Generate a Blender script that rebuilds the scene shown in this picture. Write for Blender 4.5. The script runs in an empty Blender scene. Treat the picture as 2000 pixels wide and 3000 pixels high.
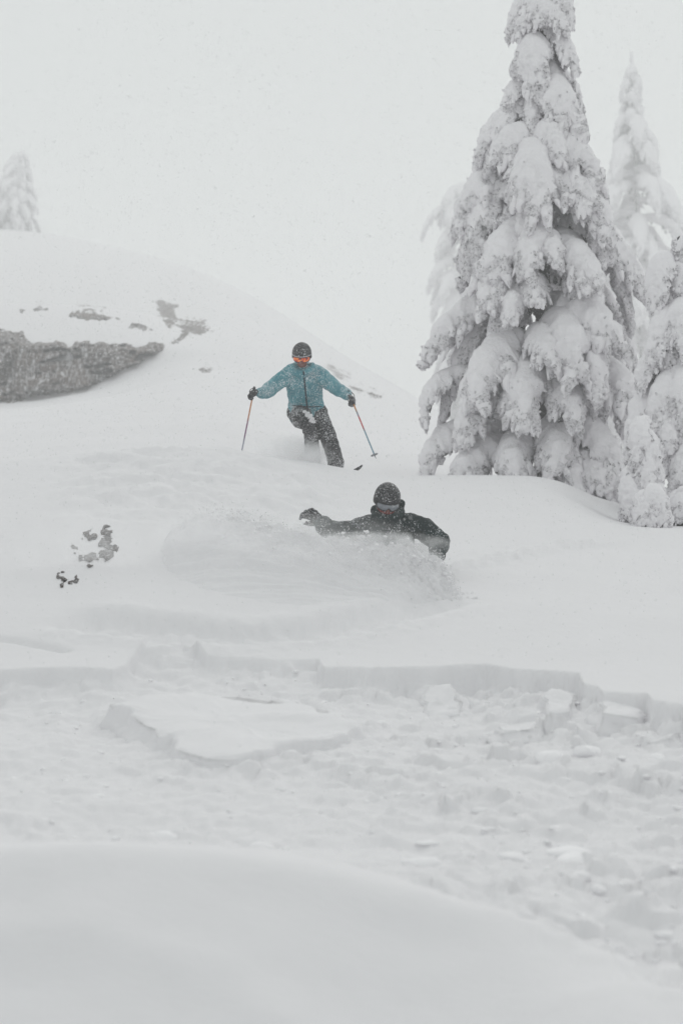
import bpy, math, random
import numpy as np
from mathutils import Vector, Matrix, Euler

# ------------------------------------------------------------------ camera, sky, sun, exposure
scene = bpy.context.scene
COL = scene.collection
F = 6500.0                      # focal length in photograph pixels (2000 x 3000)
cam_d = bpy.data.cameras.new('camera')
cam = bpy.data.objects.new('camera', cam_d); COL.objects.link(cam)
cam.location = (0, 0, 0); cam.rotation_euler = (math.pi / 2, 0, 0)
cam_d.sensor_fit = 'VERTICAL'; cam_d.sensor_height = 36.0; cam_d.sensor_width = 24.0
cam_d.lens = 36.0 * F / 3000.0
cam_d.clip_start = 0.1; cam_d.clip_end = 2000
cam_d.dof.use_dof = True; cam_d.dof.focus_distance = 24.0; cam_d.dof.aperture_fstop = 2.4
scene.camera = cam

SUN_EL, SUN_AZ = math.radians(32), math.radians(12)      # light from above and beyond the slope
world = bpy.data.worlds.new('World'); scene.world = world; world.use_nodes = True
nt = world.node_tree; nt.nodes.clear()
sky = nt.nodes.new('ShaderNodeTexSky'); sky.sky_type = 'NISHITA'; sky.sun_disc = False
sky.sun_elevation = SUN_EL; sky.sun_rotation = SUN_AZ
b1 = nt.nodes.new('ShaderNodeBackground'); b1.inputs[1].default_value = 0.06
b2 = nt.nodes.new('ShaderNodeBackground')
b2.inputs[0].default_value = (0.962, 1.0, 0.988, 1); b2.inputs[1].default_value = 0.66     # even overcast cloud
mx = nt.nodes.new('ShaderNodeMixShader'); mx.inputs[0].default_value = 0.95
out = nt.nodes.new('ShaderNodeOutputWorld')
nt.links.new(sky.outputs[0], b1.inputs[0]); nt.links.new(b1.outputs[0], mx.inputs[1])
nt.links.new(b2.outputs[0], mx.inputs[2]); nt.links.new(mx.outputs[0], out.inputs[0])

sun_d = bpy.data.lights.new('sun', 'SUN'); sun_d.energy = 1.15; sun_d.angle = math.radians(50)
sun_d.color = (1.0, 0.985, 0.96)
sun = bpy.data.objects.new('sun', sun_d); COL.objects.link(sun)
sdir = Vector((math.sin(SUN_AZ) * math.cos(SUN_EL), math.cos(SUN_AZ) * math.cos(SUN_EL), math.sin(SUN_EL)))
sun.rotation_euler = (-sdir).to_track_quat('-Z', 'Y').to_euler()
vs = scene.view_settings
vs.view_transform = 'Standard'; vs.look = 'None'; vs.exposure = 0.14; vs.gamma = 1.0; vs.use_curve_mapping = False
scene.cycles.max_bounces = 12; scene.cycles.diffuse_bounces = 6; scene.cycles.volume_bounces = 10
scene.cycles.use_denoising = True

# ------------------------------------------------------------------ helpers: noise, interpolation
rng = np.random.default_rng(11)
random.seed(11)
_perm = np.random.default_rng(5).permutation(256).astype(np.int64)
_perm = np.concatenate([_perm, _perm, _perm])
_g = np.random.default_rng(6).normal(size=(256, 3)); _g /= np.linalg.norm(_g, axis=1)[:, None]
def noise(p):
    """gradient noise, p (...,3), about -1..1"""
    p = np.asarray(p, float)
    i = np.floor(p).astype(np.int64); f = p - i
    u = f * f * f * (f * (f * 6 - 15) + 10)
    i &= 255
    r = 0
    for dx in (0, 1):
        wx = u[..., 0] if dx else 1 - u[..., 0]
        for dy in (0, 1):
            wy = u[..., 1] if dy else 1 - u[..., 1]
            for dz in (0, 1):
                wz = u[..., 2] if dz else 1 - u[..., 2]
                h = _perm[_perm[_perm[(i[..., 0] + dx) & 255] + ((i[..., 1] + dy) & 255)] + ((i[..., 2] + dz) & 255)]
                g = _g[h]
                r = r + wx * wy * wz * (g[..., 0] * (f[..., 0] - dx) + g[..., 1] * (f[..., 1] - dy) + g[..., 2] * (f[..., 2] - dz))
    return r * 1.6
def noise2(x, y, s=1.0, o=0.0):
    return noise(np.stack([x / s + o, y / s - o * 1.7, np.full_like(x, o * 0.37 + 0.5)], -1))
def sstep(a, b, x):
    t = np.clip((x - a) / (b - a), 0, 1); return t * t * (3 - 2 * t)
def pchip(xk, yk, xq):
    """monotone cubic through knots; yk (n, m) -> (q, m)"""
    xk = np.asarray(xk, float); yk = np.asarray(yk, float)
    h = np.diff(xk); d = np.diff(yk, axis=0) / h[:, None]
    m = np.zeros_like(yk); m[0] = d[0]; m[-1] = d[-1]
    w1 = (2 * h[1:] + h[:-1])[:, None]; w2 = (h[1:] + 2 * h[:-1])[:, None]
    same = d[:-1] * d[1:] > 0
    with np.errstate(divide='ignore', invalid='ignore'):
        hm = (w1 + w2) / (w1 / d[:-1] + w2 / d[1:])
    m[1:-1] = np.where(same, hm, 0)
    k = np.clip(np.searchsorted(xk, xq) - 1, 0, len(xk) - 2)
    t = ((xq - xk[k]) / h[k])[:, None]; hh = h[k][:, None]
    return ((1 + 2 * t) * (1 - t) ** 2 * yk[k] + t * (1 - t) ** 2 * hh * m[k]
            + t * t * (3 - 2 * t) * yk[k + 1] + t * t * (t - 1) * hh * m[k + 1])

def at(px, py, d):
    return np.array([(px - 1000.0) / F * d, d, (1500.0 - py) / F * d])

# ------------------------------------------------------------------ helpers: materials
def new_mat(name):
    m = bpy.data.materials.new(name); m.use_nodes = True
    n = m.node_tree; b = n.nodes['Principled BSDF']
    return m, n, b
def N(n, t, **kw):
    o = n.nodes.new(t)
    for k, v in kw.items(): setattr(o, k, v)
    return o
def tex_noise(n, scale, detail=3.0, rough=0.55, vec=None):
    t = N(n, 'ShaderNodeTexNoise'); t.inputs['Scale'].default_value = scale
    t.inputs['Detail'].default_value = detail; t.inputs['Roughness'].default_value = rough
    if vec is not None: n.links.new(vec, t.inputs['Vector'])
    return t
def ramp(n, src, stops):
    r = N(n, 'ShaderNodeValToRGB'); cr = r.color_ramp
    while len(cr.elements) < len(stops): cr.elements.new(0.5)
    for e, (p, c) in zip(cr.elements, stops):
        e.position = p; e.color = (*c, 1) if len(c) == 3 else c
    n.links.new(src, r.inputs[0]); return r
def bump(n, b, src, dist, strength=1.0):
    u = N(n, 'ShaderNodeBump'); u.inputs['Distance'].default_value = dist; u.inputs['Strength'].default_value = strength
    n.links.new(src, u.inputs['Height']); n.links.new(u.outputs[0], b.inputs['Normal']); return u
def coords(n, kind='Object'):
    return N(n, 'ShaderNodeTexCoord').outputs[kind]

SNOWC = (0.765, 0.757, 0.772)
def snow_material(name, scale=9.0, dist=0.012, c=SNOWC):
    m, n, b = new_mat(name)
    b.inputs['Roughness'].default_value = 0.85; b.inputs['Specular IOR Level'].default_value = 0.15
    co = coords(n)
    t = tex_noise(n, scale, 6.0, 0.62, co)
    t2 = tex_noise(n, 1.3, 3.0, 0.5, co)
    r = ramp(n, t2.outputs[0], [(0.3, tuple(v * 0.985 for v in c)), (0.7, c)])
    n.links.new(r.outputs[0], b.inputs['Base Color'])
    bump(n, b, t.outputs[0], dist); return m
M = {}
M['snow'] = snow_material('snow', 7.0, 0.010)
M['ground'] = snow_material('ground_snow', 6.0, 0.008)
M['crumb'] = snow_material('crumb_snow', 12.0, 0.003, (0.91, 0.90, 0.915))
M['debris'] = snow_material('debris_snow', 12.0, 0.006, (0.785, 0.777, 0.792))
M['bough'] = snow_material('bough_snow', 16.0, 0.03, (0.90, 0.883, 0.905))
def flake_material():
    m, n, b = new_mat('flake'); n.nodes.remove(b)
    d = N(n, 'ShaderNodeBsdfDiffuse'); t = N(n, 'ShaderNodeBsdfTranslucent'); mi = N(n, 'ShaderNodeMixShader')
    d.inputs[0].default_value = (0.93, 0.93, 0.94, 1); t.inputs[0].default_value = (0.93, 0.93, 0.94, 1)
    n.links.new(d.outputs[0], mi.inputs[1]); n.links.new(t.outputs[0], mi.inputs[2]); n.links.new(mi.outputs[0], n.nodes['Material Output'].inputs[0]); return m
M['flake'] = flake_material()

def rime_material():
    m, n, b = new_mat('rimed_needles')
    b.inputs['Roughness'].default_value = 0.9; b.inputs['Specular IOR Level'].default_value = 0.1
    co = coords(n)
    t = tex_noise(n, 24.0, 5.0, 0.7, co)
    r = ramp(n, t.outputs[0], [(0.31, (0.11, 0.11, 0.115)), (0.395, (0.48, 0.465, 0.482)), (0.52, (0.82, 0.803, 0.828))])
    n.links.new(r.outputs[0], b.inputs['Base Color'])
    bump(n, b, t.outputs[0], 0.03); return m
def needle_material():
    m, n, b = new_mat('dark_needles')
    b.inputs['Roughness'].default_value = 0.9; b.inputs['Specular IOR Level'].default_value = 0.1
    co = coords(n)
    t = tex_noise(n, 34.0, 4.0, 0.75, co)
    r = ramp(n, t.outputs[0], [(0.44, (0.04, 0.043, 0.046)), (0.56, (0.20, 0.195, 0.20)), (0.72, (0.60, 0.59, 0.61))])
    n.links.new(r.outputs[0], b.inputs['Base Color'])
    bump(n, b, t.outputs[0], 0.05); return m
def bark_material():
    m, n, b = new_mat('bark')
    b.inputs['Roughness'].default_value = 0.95
    t = tex_noise(n, 18.0, 5.0, 0.7, coords(n))
    r = ramp(n, t.outputs[0], [(0.4, (0.045, 0.04, 0.038)), (0.62, (0.13, 0.12, 0.118)), (0.75, (0.6, 0.6, 0.61))])
    n.links.new(r.outputs[0], b.inputs['Base Color']); bump(n, b, t.outputs[0], 0.03); return m
def rock_material(name, snowy=0.535, stretch=(1, 1, 0.22)):
    m, n, b = new_mat(name)
    b.inputs['Roughness'].default_value = 0.9; b.inputs['Specular IOR Level'].default_value = 0.2
    co = coords(n)
    mp = N(n, 'ShaderNodeMapping'); mp.inputs['Scale'].default_value = stretch
    n.links.new(co, mp.inputs[0])
    t = tex_noise(n, 0.9, 6.0, 0.65, mp.outputs[0])
    base = ramp(n, t.outputs[0], [(0.3, (0.075, 0.066, 0.068)), (0.45, (0.135, 0.115, 0.113)), (0.6, (0.20, 0.16, 0.145)), (0.75, (0.12, 0.105, 0.11))])
    s = tex_noise(n, 7.0, 7.0, 0.74, mp.outputs[0])
    mask = ramp(n, s.outputs[0], [(snowy - 0.03, (0, 0, 0)), (snowy + 0.06, (1, 1, 1))])
    mix = N(n, 'ShaderNodeMix', data_type='RGBA')
    n.links.new(mask.outputs[0], mix.inputs[0]); n.links.new(base.outputs[0], mix.inputs[6]); mix.inputs[7].default_value = (*SNOWC, 1)
    n.links.new(mix.outputs[2], b.inputs['Base Color'])
    bump(n, b, s.outputs[0], 0.10); return m
M['rime'] = rime_material(); M['needles'] = needle_material(); M['bark'] = bark_material()
M['rock'] = rock_material('rock'); M['boulder'] = rock_material('boulder', 0.53, (4.0, 4.0, 4.0))

def cloth(name, c, c2=None, speck=0.60, scale=85.0, rough=0.75):
    """weave with snow grains stuck to it"""
    m, n, b = new_mat(name)
    b.inputs['Roughness'].default_value = rough; b.inputs['Specular IOR Level'].default_value = 0.25
    co = coords(n)
    t = tex_noise(n, 9.0, 3.0, 0.6, co)
    base = ramp(n, t.outputs[0], [(0.35, c2 or tuple(v * 0.72 for v in c)), (0.65, c)])
    s = tex_noise(n, scale, 2.0, 0.6, co)
    s2 = tex_noise(n, 5.0, 2.0, 0.5, co)
    ma = N(n, 'ShaderNodeMath', operation='MULTIPLY_ADD'); ma.inputs[1].default_value = 0.35; 
    n.links.new(s2.outputs[0], ma.inputs[0]); n.links.new(s.outputs[0], ma.inputs[2])
    mask = ramp(n, ma.outputs[0], [(min(speck + 0.16, .98), (0, 0, 0)), (min(speck + 0.22, .99), (0.85, 0.85, 0.85))])
    mix = N(n, 'ShaderNodeMix', data_type='RGBA')
    n.links.new(mask.outputs[0], mix.inputs[0]); n.links.new(base.outputs[0], mix.inputs[6]); mix.inputs[7].default_value = (0.78, 0.78, 0.8, 1)
    n.links.new(mix.outputs[2], b.inputs['Base Color'])
    bump(n, b, t.outputs[0], 0.012); return m
def plain(name, c, rough=0.5, metal=0.0, spec=0.4):
    m, n, b = new_mat(name)
    t = tex_noise(n, 30.0, 3.0, 0.6, coords(n))
    r = ramp(n, t.outputs[0], [(0.3, tuple(v * 0.85 for v in c)), (0.7, c)])
    n.links.new(r.outputs[0], b.inputs['Base Color'])
    b.inputs['Roughness'].default_value = rough; b.inputs['Metallic'].default_value = metal
    b.inputs['Specular IOR Level'].default_value = spec; return m
M['teal'] = cloth('teal_jacket', (0.075, 0.285, 0.335), (0.05, 0.20, 0.245), 0.57)
M['teal_dark'] = cloth('teal_zip', (0.02, 0.035, 0.05), None, 0.66)
M['charcoal'] = cloth('charcoal_trousers', (0.022, 0.021, 0.025), (0.014, 0.014, 0.017), 0.58)
M['black'] = cloth('black_jacket', (0.005, 0.020, 0.021), (0.003, 0.011, 0.012), 0.63)
M['glove'] = cloth('black_glove', (0.016, 0.016, 0.02), None, 0.60)
M['helmet'] = cloth('black_helmet', (0.02, 0.02, 0.023), None, 0.60, 95.0, 0.55)
M['skin'] = plain('skin', (0.30, 0.125, 0.10), 0.6)
M['lips'] = plain('lips', (0.22, 0.06, 0.055), 0.5)
M['gaiter'] = cloth('red_gaiter', (0.22, 0.04, 0.028), None, 0.62)
M['frame'] = plain('goggle_frame', (0.02, 0.018, 0.022), 0.5)
M['rim'] = plain('pale_rim', (0.5, 0.48, 0.52), 0.6)
M['metal'] = plain('metal', (0.25, 0.26, 0.28), 0.4, 0.6)
M['ski'] = cloth('ski_topsheet', (0.03, 0.03, 0.035), None, 0.6)
def lens_mat(name, stops, rough=0.25):
    m, n, b = new_mat(name)
    t = tex_noise(n, 22.0, 3.0, 0.6, coords(n))
    r = ramp(n, t.outputs[0], stops); n.links.new(r.outputs[0], b.inputs['Base Color'])
    b.inputs['Roughness'].default_value = rough; b.inputs['Coat Weight'].default_value = 0.25; return m
M['lens_orange'] = lens_mat('orange_lens_dark_reflection', [(0.42, (0.05, 0.010, 0.014)), (0.49, (0.90, 0.07, 0.02)), (0.62, (1.0, 0.34, 0.04))])  # dark blotches in the colour stand in for the lens's dark reflection
M['lens_sky_grey'] = lens_mat('sky_reflection_lens', [(0.3, (0.16, 0.17, 0.195)), (0.7, (0.30, 0.32, 0.35))])  # reflected sky painted as the lens's own grey
def pole_mat(name, stops):
    m, n, b = new_mat(name)
    sx = N(n, 'ShaderNodeSeparateXYZ'); n.links.new(coords(n, 'Generated'), sx.inputs[0])
    r = ramp(n, sx.outputs[2], stops); n.links.new(r.outputs[0], b.inputs['Base Color'])
    b.inputs['Roughness'].default_value = 0.4; return m
M['pole_a'] = pole_mat('pole_orange_purple', [(0.0, (0.35, 0.36, 0.42)), (0.22, (0.26, 0.28, 0.36)), (0.34, (0.17, 0.06, 0.16)), (0.56, (0.20, 0.05, 0.15)), (0.66, (0.50, 0.19, 0.08)), (1.0, (0.55, 0.24, 0.09))])
M['pole_b'] = pole_mat('pole_orange_red_blue', [(0.0, (0.11, 0.24, 0.33)), (0.42, (0.13, 0.26, 0.34)), (0.5, (0.45, 0.05, 0.05)), (0.66, (0.50, 0.04, 0.05)), (0.74, (0.15, 0.25, 0.33)), (0.84, (0.55, 0.25, 0.08)), (1.0, (0.50, 0.22, 0.08))])

# ------------------------------------------------------------------ helpers: objects
def link(name, me, parent=None, label=None, cat=None, group=None, kind=None, loc=None):
    o = bpy.data.objects.new(name, me); COL.objects.link(o)
    if parent is not None: o.parent = parent
    if loc is not None: o.location = loc
    if label: o['label'] = label
    if cat: o['category'] = cat
    if group: o['group'] = group
    if kind: o['kind'] = kind
    return o
def mesh_np(name, V, Fq, mats, midx=None, smooth=True, tris=None):
    """V (n,3); Fq (m,4) quads and/or tris (k,3)"""
    me = bpy.data.meshes.new(name)
    V = np.ascontiguousarray(V, np.float32)
    Fq = np.zeros((0, 4), np.int32) if Fq is None else np.asarray(Fq, np.int32)
    T = np.zeros((0, 3), np.int32) if tris is None else np.asarray(tris, np.int32)
    nl = Fq.size + T.size; nf = len(Fq) + len(T)
    me.vertices.add(len(V)); me.vertices.foreach_set('co', V.ravel())
    me.loops.add(nl); me.loops.foreach_set('vertex_index', np.concatenate([Fq.ravel(), T.ravel()]))
    me.polygons.add(nf)
    me.polygons.foreach_set('loop_start', np.concatenate([np.arange(len(Fq)) * 4, Fq.size + np.arange(len(T)) * 3]).astype(np.int32))
    if midx is not None: me.polygons.foreach_set('material_index', np.asarray(midx, np.int32))
    me.polygons.foreach_set('use_smooth', np.full(nf, smooth))
    for m in (mats if isinstance(mats, (list, tuple)) else [mats]): me.materials.append(m)
    me.update(calc_edges=True); me.validate(); return me
def grid_faces(nr, nc, wrap=False):
    r = np.arange(nr - 1)[:, None]; c = np.arange(nc if wrap else nc - 1)[None, :]
    c2 = (c + 1) % nc
    return np.stack([r * nc + c + 0 * r, r * nc + c2, (r + 1) * nc + c2, (r + 1) * nc + c], -1).reshape(-1, 4)
_t = (1 + 5 ** .5) / 2
ICO_V = np.array([(-1, _t, 0), (1, _t, 0), (-1, -_t, 0), (1, -_t, 0), (0, -1, _t), (0, 1, _t), (0, -1, -_t), (0, 1, -_t), (_t, 0, -1), (_t, 0, 1), (-_t, 0, -1), (-_t, 0, 1)], float)
ICO_V /= np.linalg.norm(ICO_V[0])
ICO_F = np.array([(0, 11, 5), (0, 5, 1), (0, 1, 7), (0, 7, 10), (0, 10, 11), (1, 5, 9), (5, 11, 4), (11, 10, 2), (10, 7, 6), (7, 1, 8), (3, 9, 4), (3, 4, 2), (3, 2, 6), (3, 6, 8), (3, 8, 9), (4, 9, 5), (2, 4, 11), (6, 2, 10), (8, 6, 7), (9, 8, 1)])
def subdiv(V, Fc):
    V = list(map(tuple, V)); cache = {}; out = []
    def mid(a, b):
        k = (min(a, b), max(a, b))
        if k not in cache:
            p = (np.array(V[a]) + np.array(V[b])) / 2; V.append(tuple(p / np.linalg.norm(p))); cache[k] = len(V) - 1
        return cache[k]
    for a, b, c in Fc:
        ab, bc, ca = mid(a, b), mid(b, c), mid(c, a)
        out += [(a, ab, ca), (b, bc, ab), (c, ca, bc), (ab, bc, ca)]
    return np.array(V), np.array(out)
ICO2_V, ICO2_F = subdiv(ICO_V, ICO_F)
ICO3_V, ICO3_F = subdiv(ICO2_V, ICO2_F)
def blobs(C, R, V0=ICO_V, F0=ICO_F, jit=0.25, r=rng):
    """many jittered balls at C (n,3) with radii R (n,3) -> V, T"""
    n = len(C); k = len(V0)
    V = V0[None] * (1 + jit * r.normal(size=(n, k, 1)) * 0.6)
    V = V * R[:, None, :] + C[:, None, :]
    T = F0[None] + (np.arange(n) * k)[:, None, None]
    return V.reshape(-1, 3), T.reshape(-1, 3)

# ------------------------------------------------------------------ terrain heights
PX = [-3000, -1200, -500, 0, 300, 600, 800, 1000, 1200, 1400, 1600, 1800, 2000, 2600, 3400, 5000]
ROWS = {  # distance : photograph row of the undisturbed snow at columns 0 .. 2000
    3:    [6300, 6300, 6300, 6300, 6300, 6300, 6300, 6300, 6300, 6300],
    5.2:  [4300, 4300, 4300, 4300, 4300, 4300, 4250, 4200, 4100, 4050],
    6.4:  [3650, 3650, 3650, 3650, 3650, 3640, 3600, 3540, 3480, 3450],
    7.4:  [3200, 3195, 3200, 3215, 3230, 3240, 3220, 3170, 3110, 3080],
    8.0:  [2905, 2892, 2905, 2930, 2985, 3030, 3030, 2985, 2910, 2880],
    8.6:  [2630, 2616, 2628, 2652, 2706, 2768, 2800, 2800, 2775, 2762],
    9:    [2494, 2480, 2490, 2510, 2552, 2602, 2644, 2674, 2694, 2700],
    10:   [2492, 2492, 2490, 2490, 2492, 2496, 2500, 2503, 2508, 2512],
    11:   [2370, 2370, 2370, 2370, 2370, 2372, 2374, 2376, 2380, 2385],
    13:   [2150, 2150, 2150, 2150, 2150, 2150, 2150, 2150, 2152, 2155],
    16:   [1960, 1960, 1960, 1960, 1958, 1956, 1954, 1950, 1950, 1950],
    18:   [1768, 1762, 1762, 1775, 1788, 1794, 1798, 1802, 1812, 1816],
    20:   [1612, 1600, 1602, 1625, 1662, 1678, 1686, 1692, 1712, 1720],
    22:   [1500, 1482, 1482, 1510, 1556, 1582, 1594, 1602, 1632, 1642],
    24:   [1412, 1384, 1382, 1420, 1476, 1506, 1520, 1530, 1580, 1588],
    26:   [1348, 1322, 1302, 1350, 1410, 1442, 1458, 1470, 1546, 1550],
    28:   [1356, 1330, 1314, 1342, 1370, 1400, 1408, 1416, 1530, 1537],
    29.5: [1362, 1336, 1322, 1356, 1382, 1393, 1395, 1397, 1508, 1518],
    31:   [1362, 1336, 1325, 1366, 1394, 1398, 1396, 1396, 1480, 1500],
    33:   [1345, 1318, 1310, 1358, 1390, 1404, 1412, 1414, 1470, 1490],
    40:   [1275, 1248, 1230, 1270, 1310, 1330, 1375, 1400, 1450, 1480],
    60:   [1205, 1172, 1120, 1160, 1220, 1262, 1340, 1390, 1450, 1480],
    80:   [1180, 1136, 1045, 1092, 1160, 1208, 1310, 1390, 1450, 1480],
    83:   [1005, 1008, 1024, 1072, 1148, 1200, 1306, 1390, 1450, 1480],
    135:  [900, 905, 935, 990, 1085, 1170, 1290, 1390, 1450, 1480],
    210:  [745, 775, 848, 920, 1048, 1155, 1280, 1390, 1450, 1480],
    300:  [668, 716, 800, 910, 1050, 1160, 1290, 1400, 1450, 1480],
    350:  [690, 740, 830, 950, 1090, 1190, 1310, 1410, 1460, 1480],
    430:  [900, 930, 1000, 1100, 1200, 1260, 1350, 1420, 1470, 1490],
    600:  [1200, 1210, 1230, 1260, 1300, 1330, 1380, 1430, 1470, 1490],
}
_dk = np.array(sorted(ROWS)); _tab = []
for d in _dk:
    r = ROWS[d]
    row = [r[0] - 30 if d > 60 else r[0] + 40, r[0] - 20 if d > 60 else r[0] + 20, r[0] - 8 if d > 60 else r[0]] + r + [r[-1], r[-1] + 10, r[-1] + 20]
    if d < 5: row = [6300] * 16
    _tab.append([(1500 - v) / F * d for v in row])
_dq = np.concatenate([np.linspace(3, 32, 700), np.linspace(32.1, 600, 700)])
_uk = (np.array(PX) - 1000.0) / F
_uq = np.linspace(_uk[0], _uk[-1], 700)
_Z = pchip(_dk, np.array(_tab), _dq)                        # (nd, ncol)
_Z = pchip(_uk, _Z.T, _uq).T                                # (nd, nu)
# soften along the columns so that no ray-wise creases stay
for _ in range(60): _Z[:, 1:-1] = 0.25 * _Z[:, :-2] + 0.5 * _Z[:, 1:-1] + 0.25 * _Z[:, 2:]
def base_h(x, y):
    d = np.clip(y, 3.0, 599.9); u = np.clip(x / np.maximum(d, 4), _uq[0], _uq[-1] - 1e-6)
    fi = np.interp(d, _dq, np.arange(len(_dq))); fu = (u - _uq[0]) / (_uq[1] - _uq[0])
    i = np.clip(fi.astype(int), 0, len(_dq) - 2); j = np.clip(fu.astype(int), 0, len(_uq) - 2)
    a = fi - i; b = fu - j
    return (_Z[i, j] * (1 - a) * (1 - b) + _Z[i + 1, j] * a * (1 - b) + _Z[i, j + 1] * (1 - a) * b + _Z[i + 1, j + 1] * a * b)
# edge of the broken slab: (photograph column, distance)
CROWN = [(-3000, 15.2), (-600, 15.7), (0, 15.9), (250, 15.95), (330, 15.8), (370, 16.0), (430, 16.9), (540, 17.0), (600, 16.4), (800, 16.15), (930, 16.2), (945, 15.85),
         (1230, 15.75), (1420, 15.95), (1500, 15.75), (1690, 15.6), (1705, 15.1), (1745, 15.0), (1760, 14.75), (1890, 14.65), (1905, 14.3), (1990, 14.1), (2005, 13.9), (2400, 13.4), (5000, 12.5)]
_cx = np.array([c[0] for c in CROWN], float); _cd = np.array([c[1] for c in CROWN], float)
def debris_mask(x, y):
    px = 1000 + F * x / np.maximum(y, 4)
    jag = 0.12 * noise2(x, 0 * y, 0.7, 3.1) + 0.035 * noise2(x, y, 0.25, 7.7) + 0.015 * noise2(x, y, 0.07, 1.0)
    yc = np.interp(px, _cx, _cd) + jag
    near = np.interp(px, [-2000, 0, 800, 1100, 1600, 2000, 4000], [9.5, 9.5, 9.4, 9.0, 8.3, 7.3, 6.5]) + 0.40 * noise2(x, y, 0.6, 9.0)
    return sstep(-0.08, 0.05, yc - y) * sstep(0.0, 1.7, y - near)
def poly_dist(x, y, pts):
    """distance to a polyline and the arc position 0..1"""
    best = np.full(np.shape(x), 1e9); arc = np.zeros(np.shape(x)); L = 0; seg = []
    for a, b in zip(pts[:-1], pts[1:]): seg.append(math.hypot(b[0] - a[0], b[1] - a[1]))
    tot = sum(seg)
    for (a, b, l) in zip(pts[:-1], pts[1:], seg):
        t = np.clip(((x - a[0]) * (b[0] - a[0]) + (y - a[1]) * (b[1] - a[1])) / (l * l), 0, 1)
        dd = np.hypot(x - a[0] - t * (b[0] - a[0]), y - a[1] - t * (b[1] - a[1]))
        c = dd < best; best = np.where(c, dd, best); arc = np.where(c, (L + t * l) / tot, arc); L += l
    return best, arc
def gxy(px, d): return ((px - 1000) / F * d, d)
TRENCH = [gxy(140, 17.6), gxy(420, 17.2), gxy(700, 17.0), gxy(930, 17.25), gxy(1150, 17.9), gxy(1330, 18.7)]
CRACK = [gxy(-40, 17.0), gxy(60, 16.9), gxy(130, 16.75), gxy(190, 16.6)]
def worley(x, y, s, seed=0):
    """chunky cells: random height per cell (0..1) and distance from its border"""
    u, v = x / s, y / s; iu, iv = np.floor(u).astype(np.int64), np.floor(v).astype(np.int64)
    f1 = np.full(u.shape, 9.0); f2 = np.full(u.shape, 9.0); cid = np.zeros(u.shape, np.int64); gxx = np.zeros(u.shape); gyy = np.zeros(u.shape)
    for a in (-1, 0, 1):
        for b in (-1, 0, 1):
            h = _perm[_perm[(iu + a + seed) & 255] + ((iv + b) & 255)]; h2 = _perm[h + 77]
            dx = iu + a + h / 256.0 - u; dy = iv + b + h2 / 256.0 - v; dd = np.hypot(dx, dy)
            n1 = dd < f1
            f2 = np.where(n1, f1, np.minimum(f2, dd)); cid = np.where(n1, h2, cid); gxx = np.where(n1, dx, gxx); gyy = np.where(n1, dy, gyy); f1 = np.where(n1, dd, f1)
    return _perm[cid + 13] / 256.0, f2 - f1, gxx, gyy
DRIFT = [gxy(-300, 8.32), gxy(0, 8.35), gxy(250, 8.33), gxy(480, 8.22), gxy(690, 8.1), gxy(780, 7.95), gxy(860, 7.7)]
RUT = [gxy(1250, 19.6), gxy(1390, 20.6), gxy(1550, 21.7), gxy(1690, 22.9), gxy(1850, 24.2)]
def chunks(x, y, s, seed):
    r, e, gx_, gy_ = worley(x, y, s, seed)
    return np.clip(r - 0.45, 0, 1) * 1.8 * sstep(0.02, 0.30, e) * (1 + 0.5 * (gx_ * np.sin(r * 40) + gy_ * np.cos(r * 40)))
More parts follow.
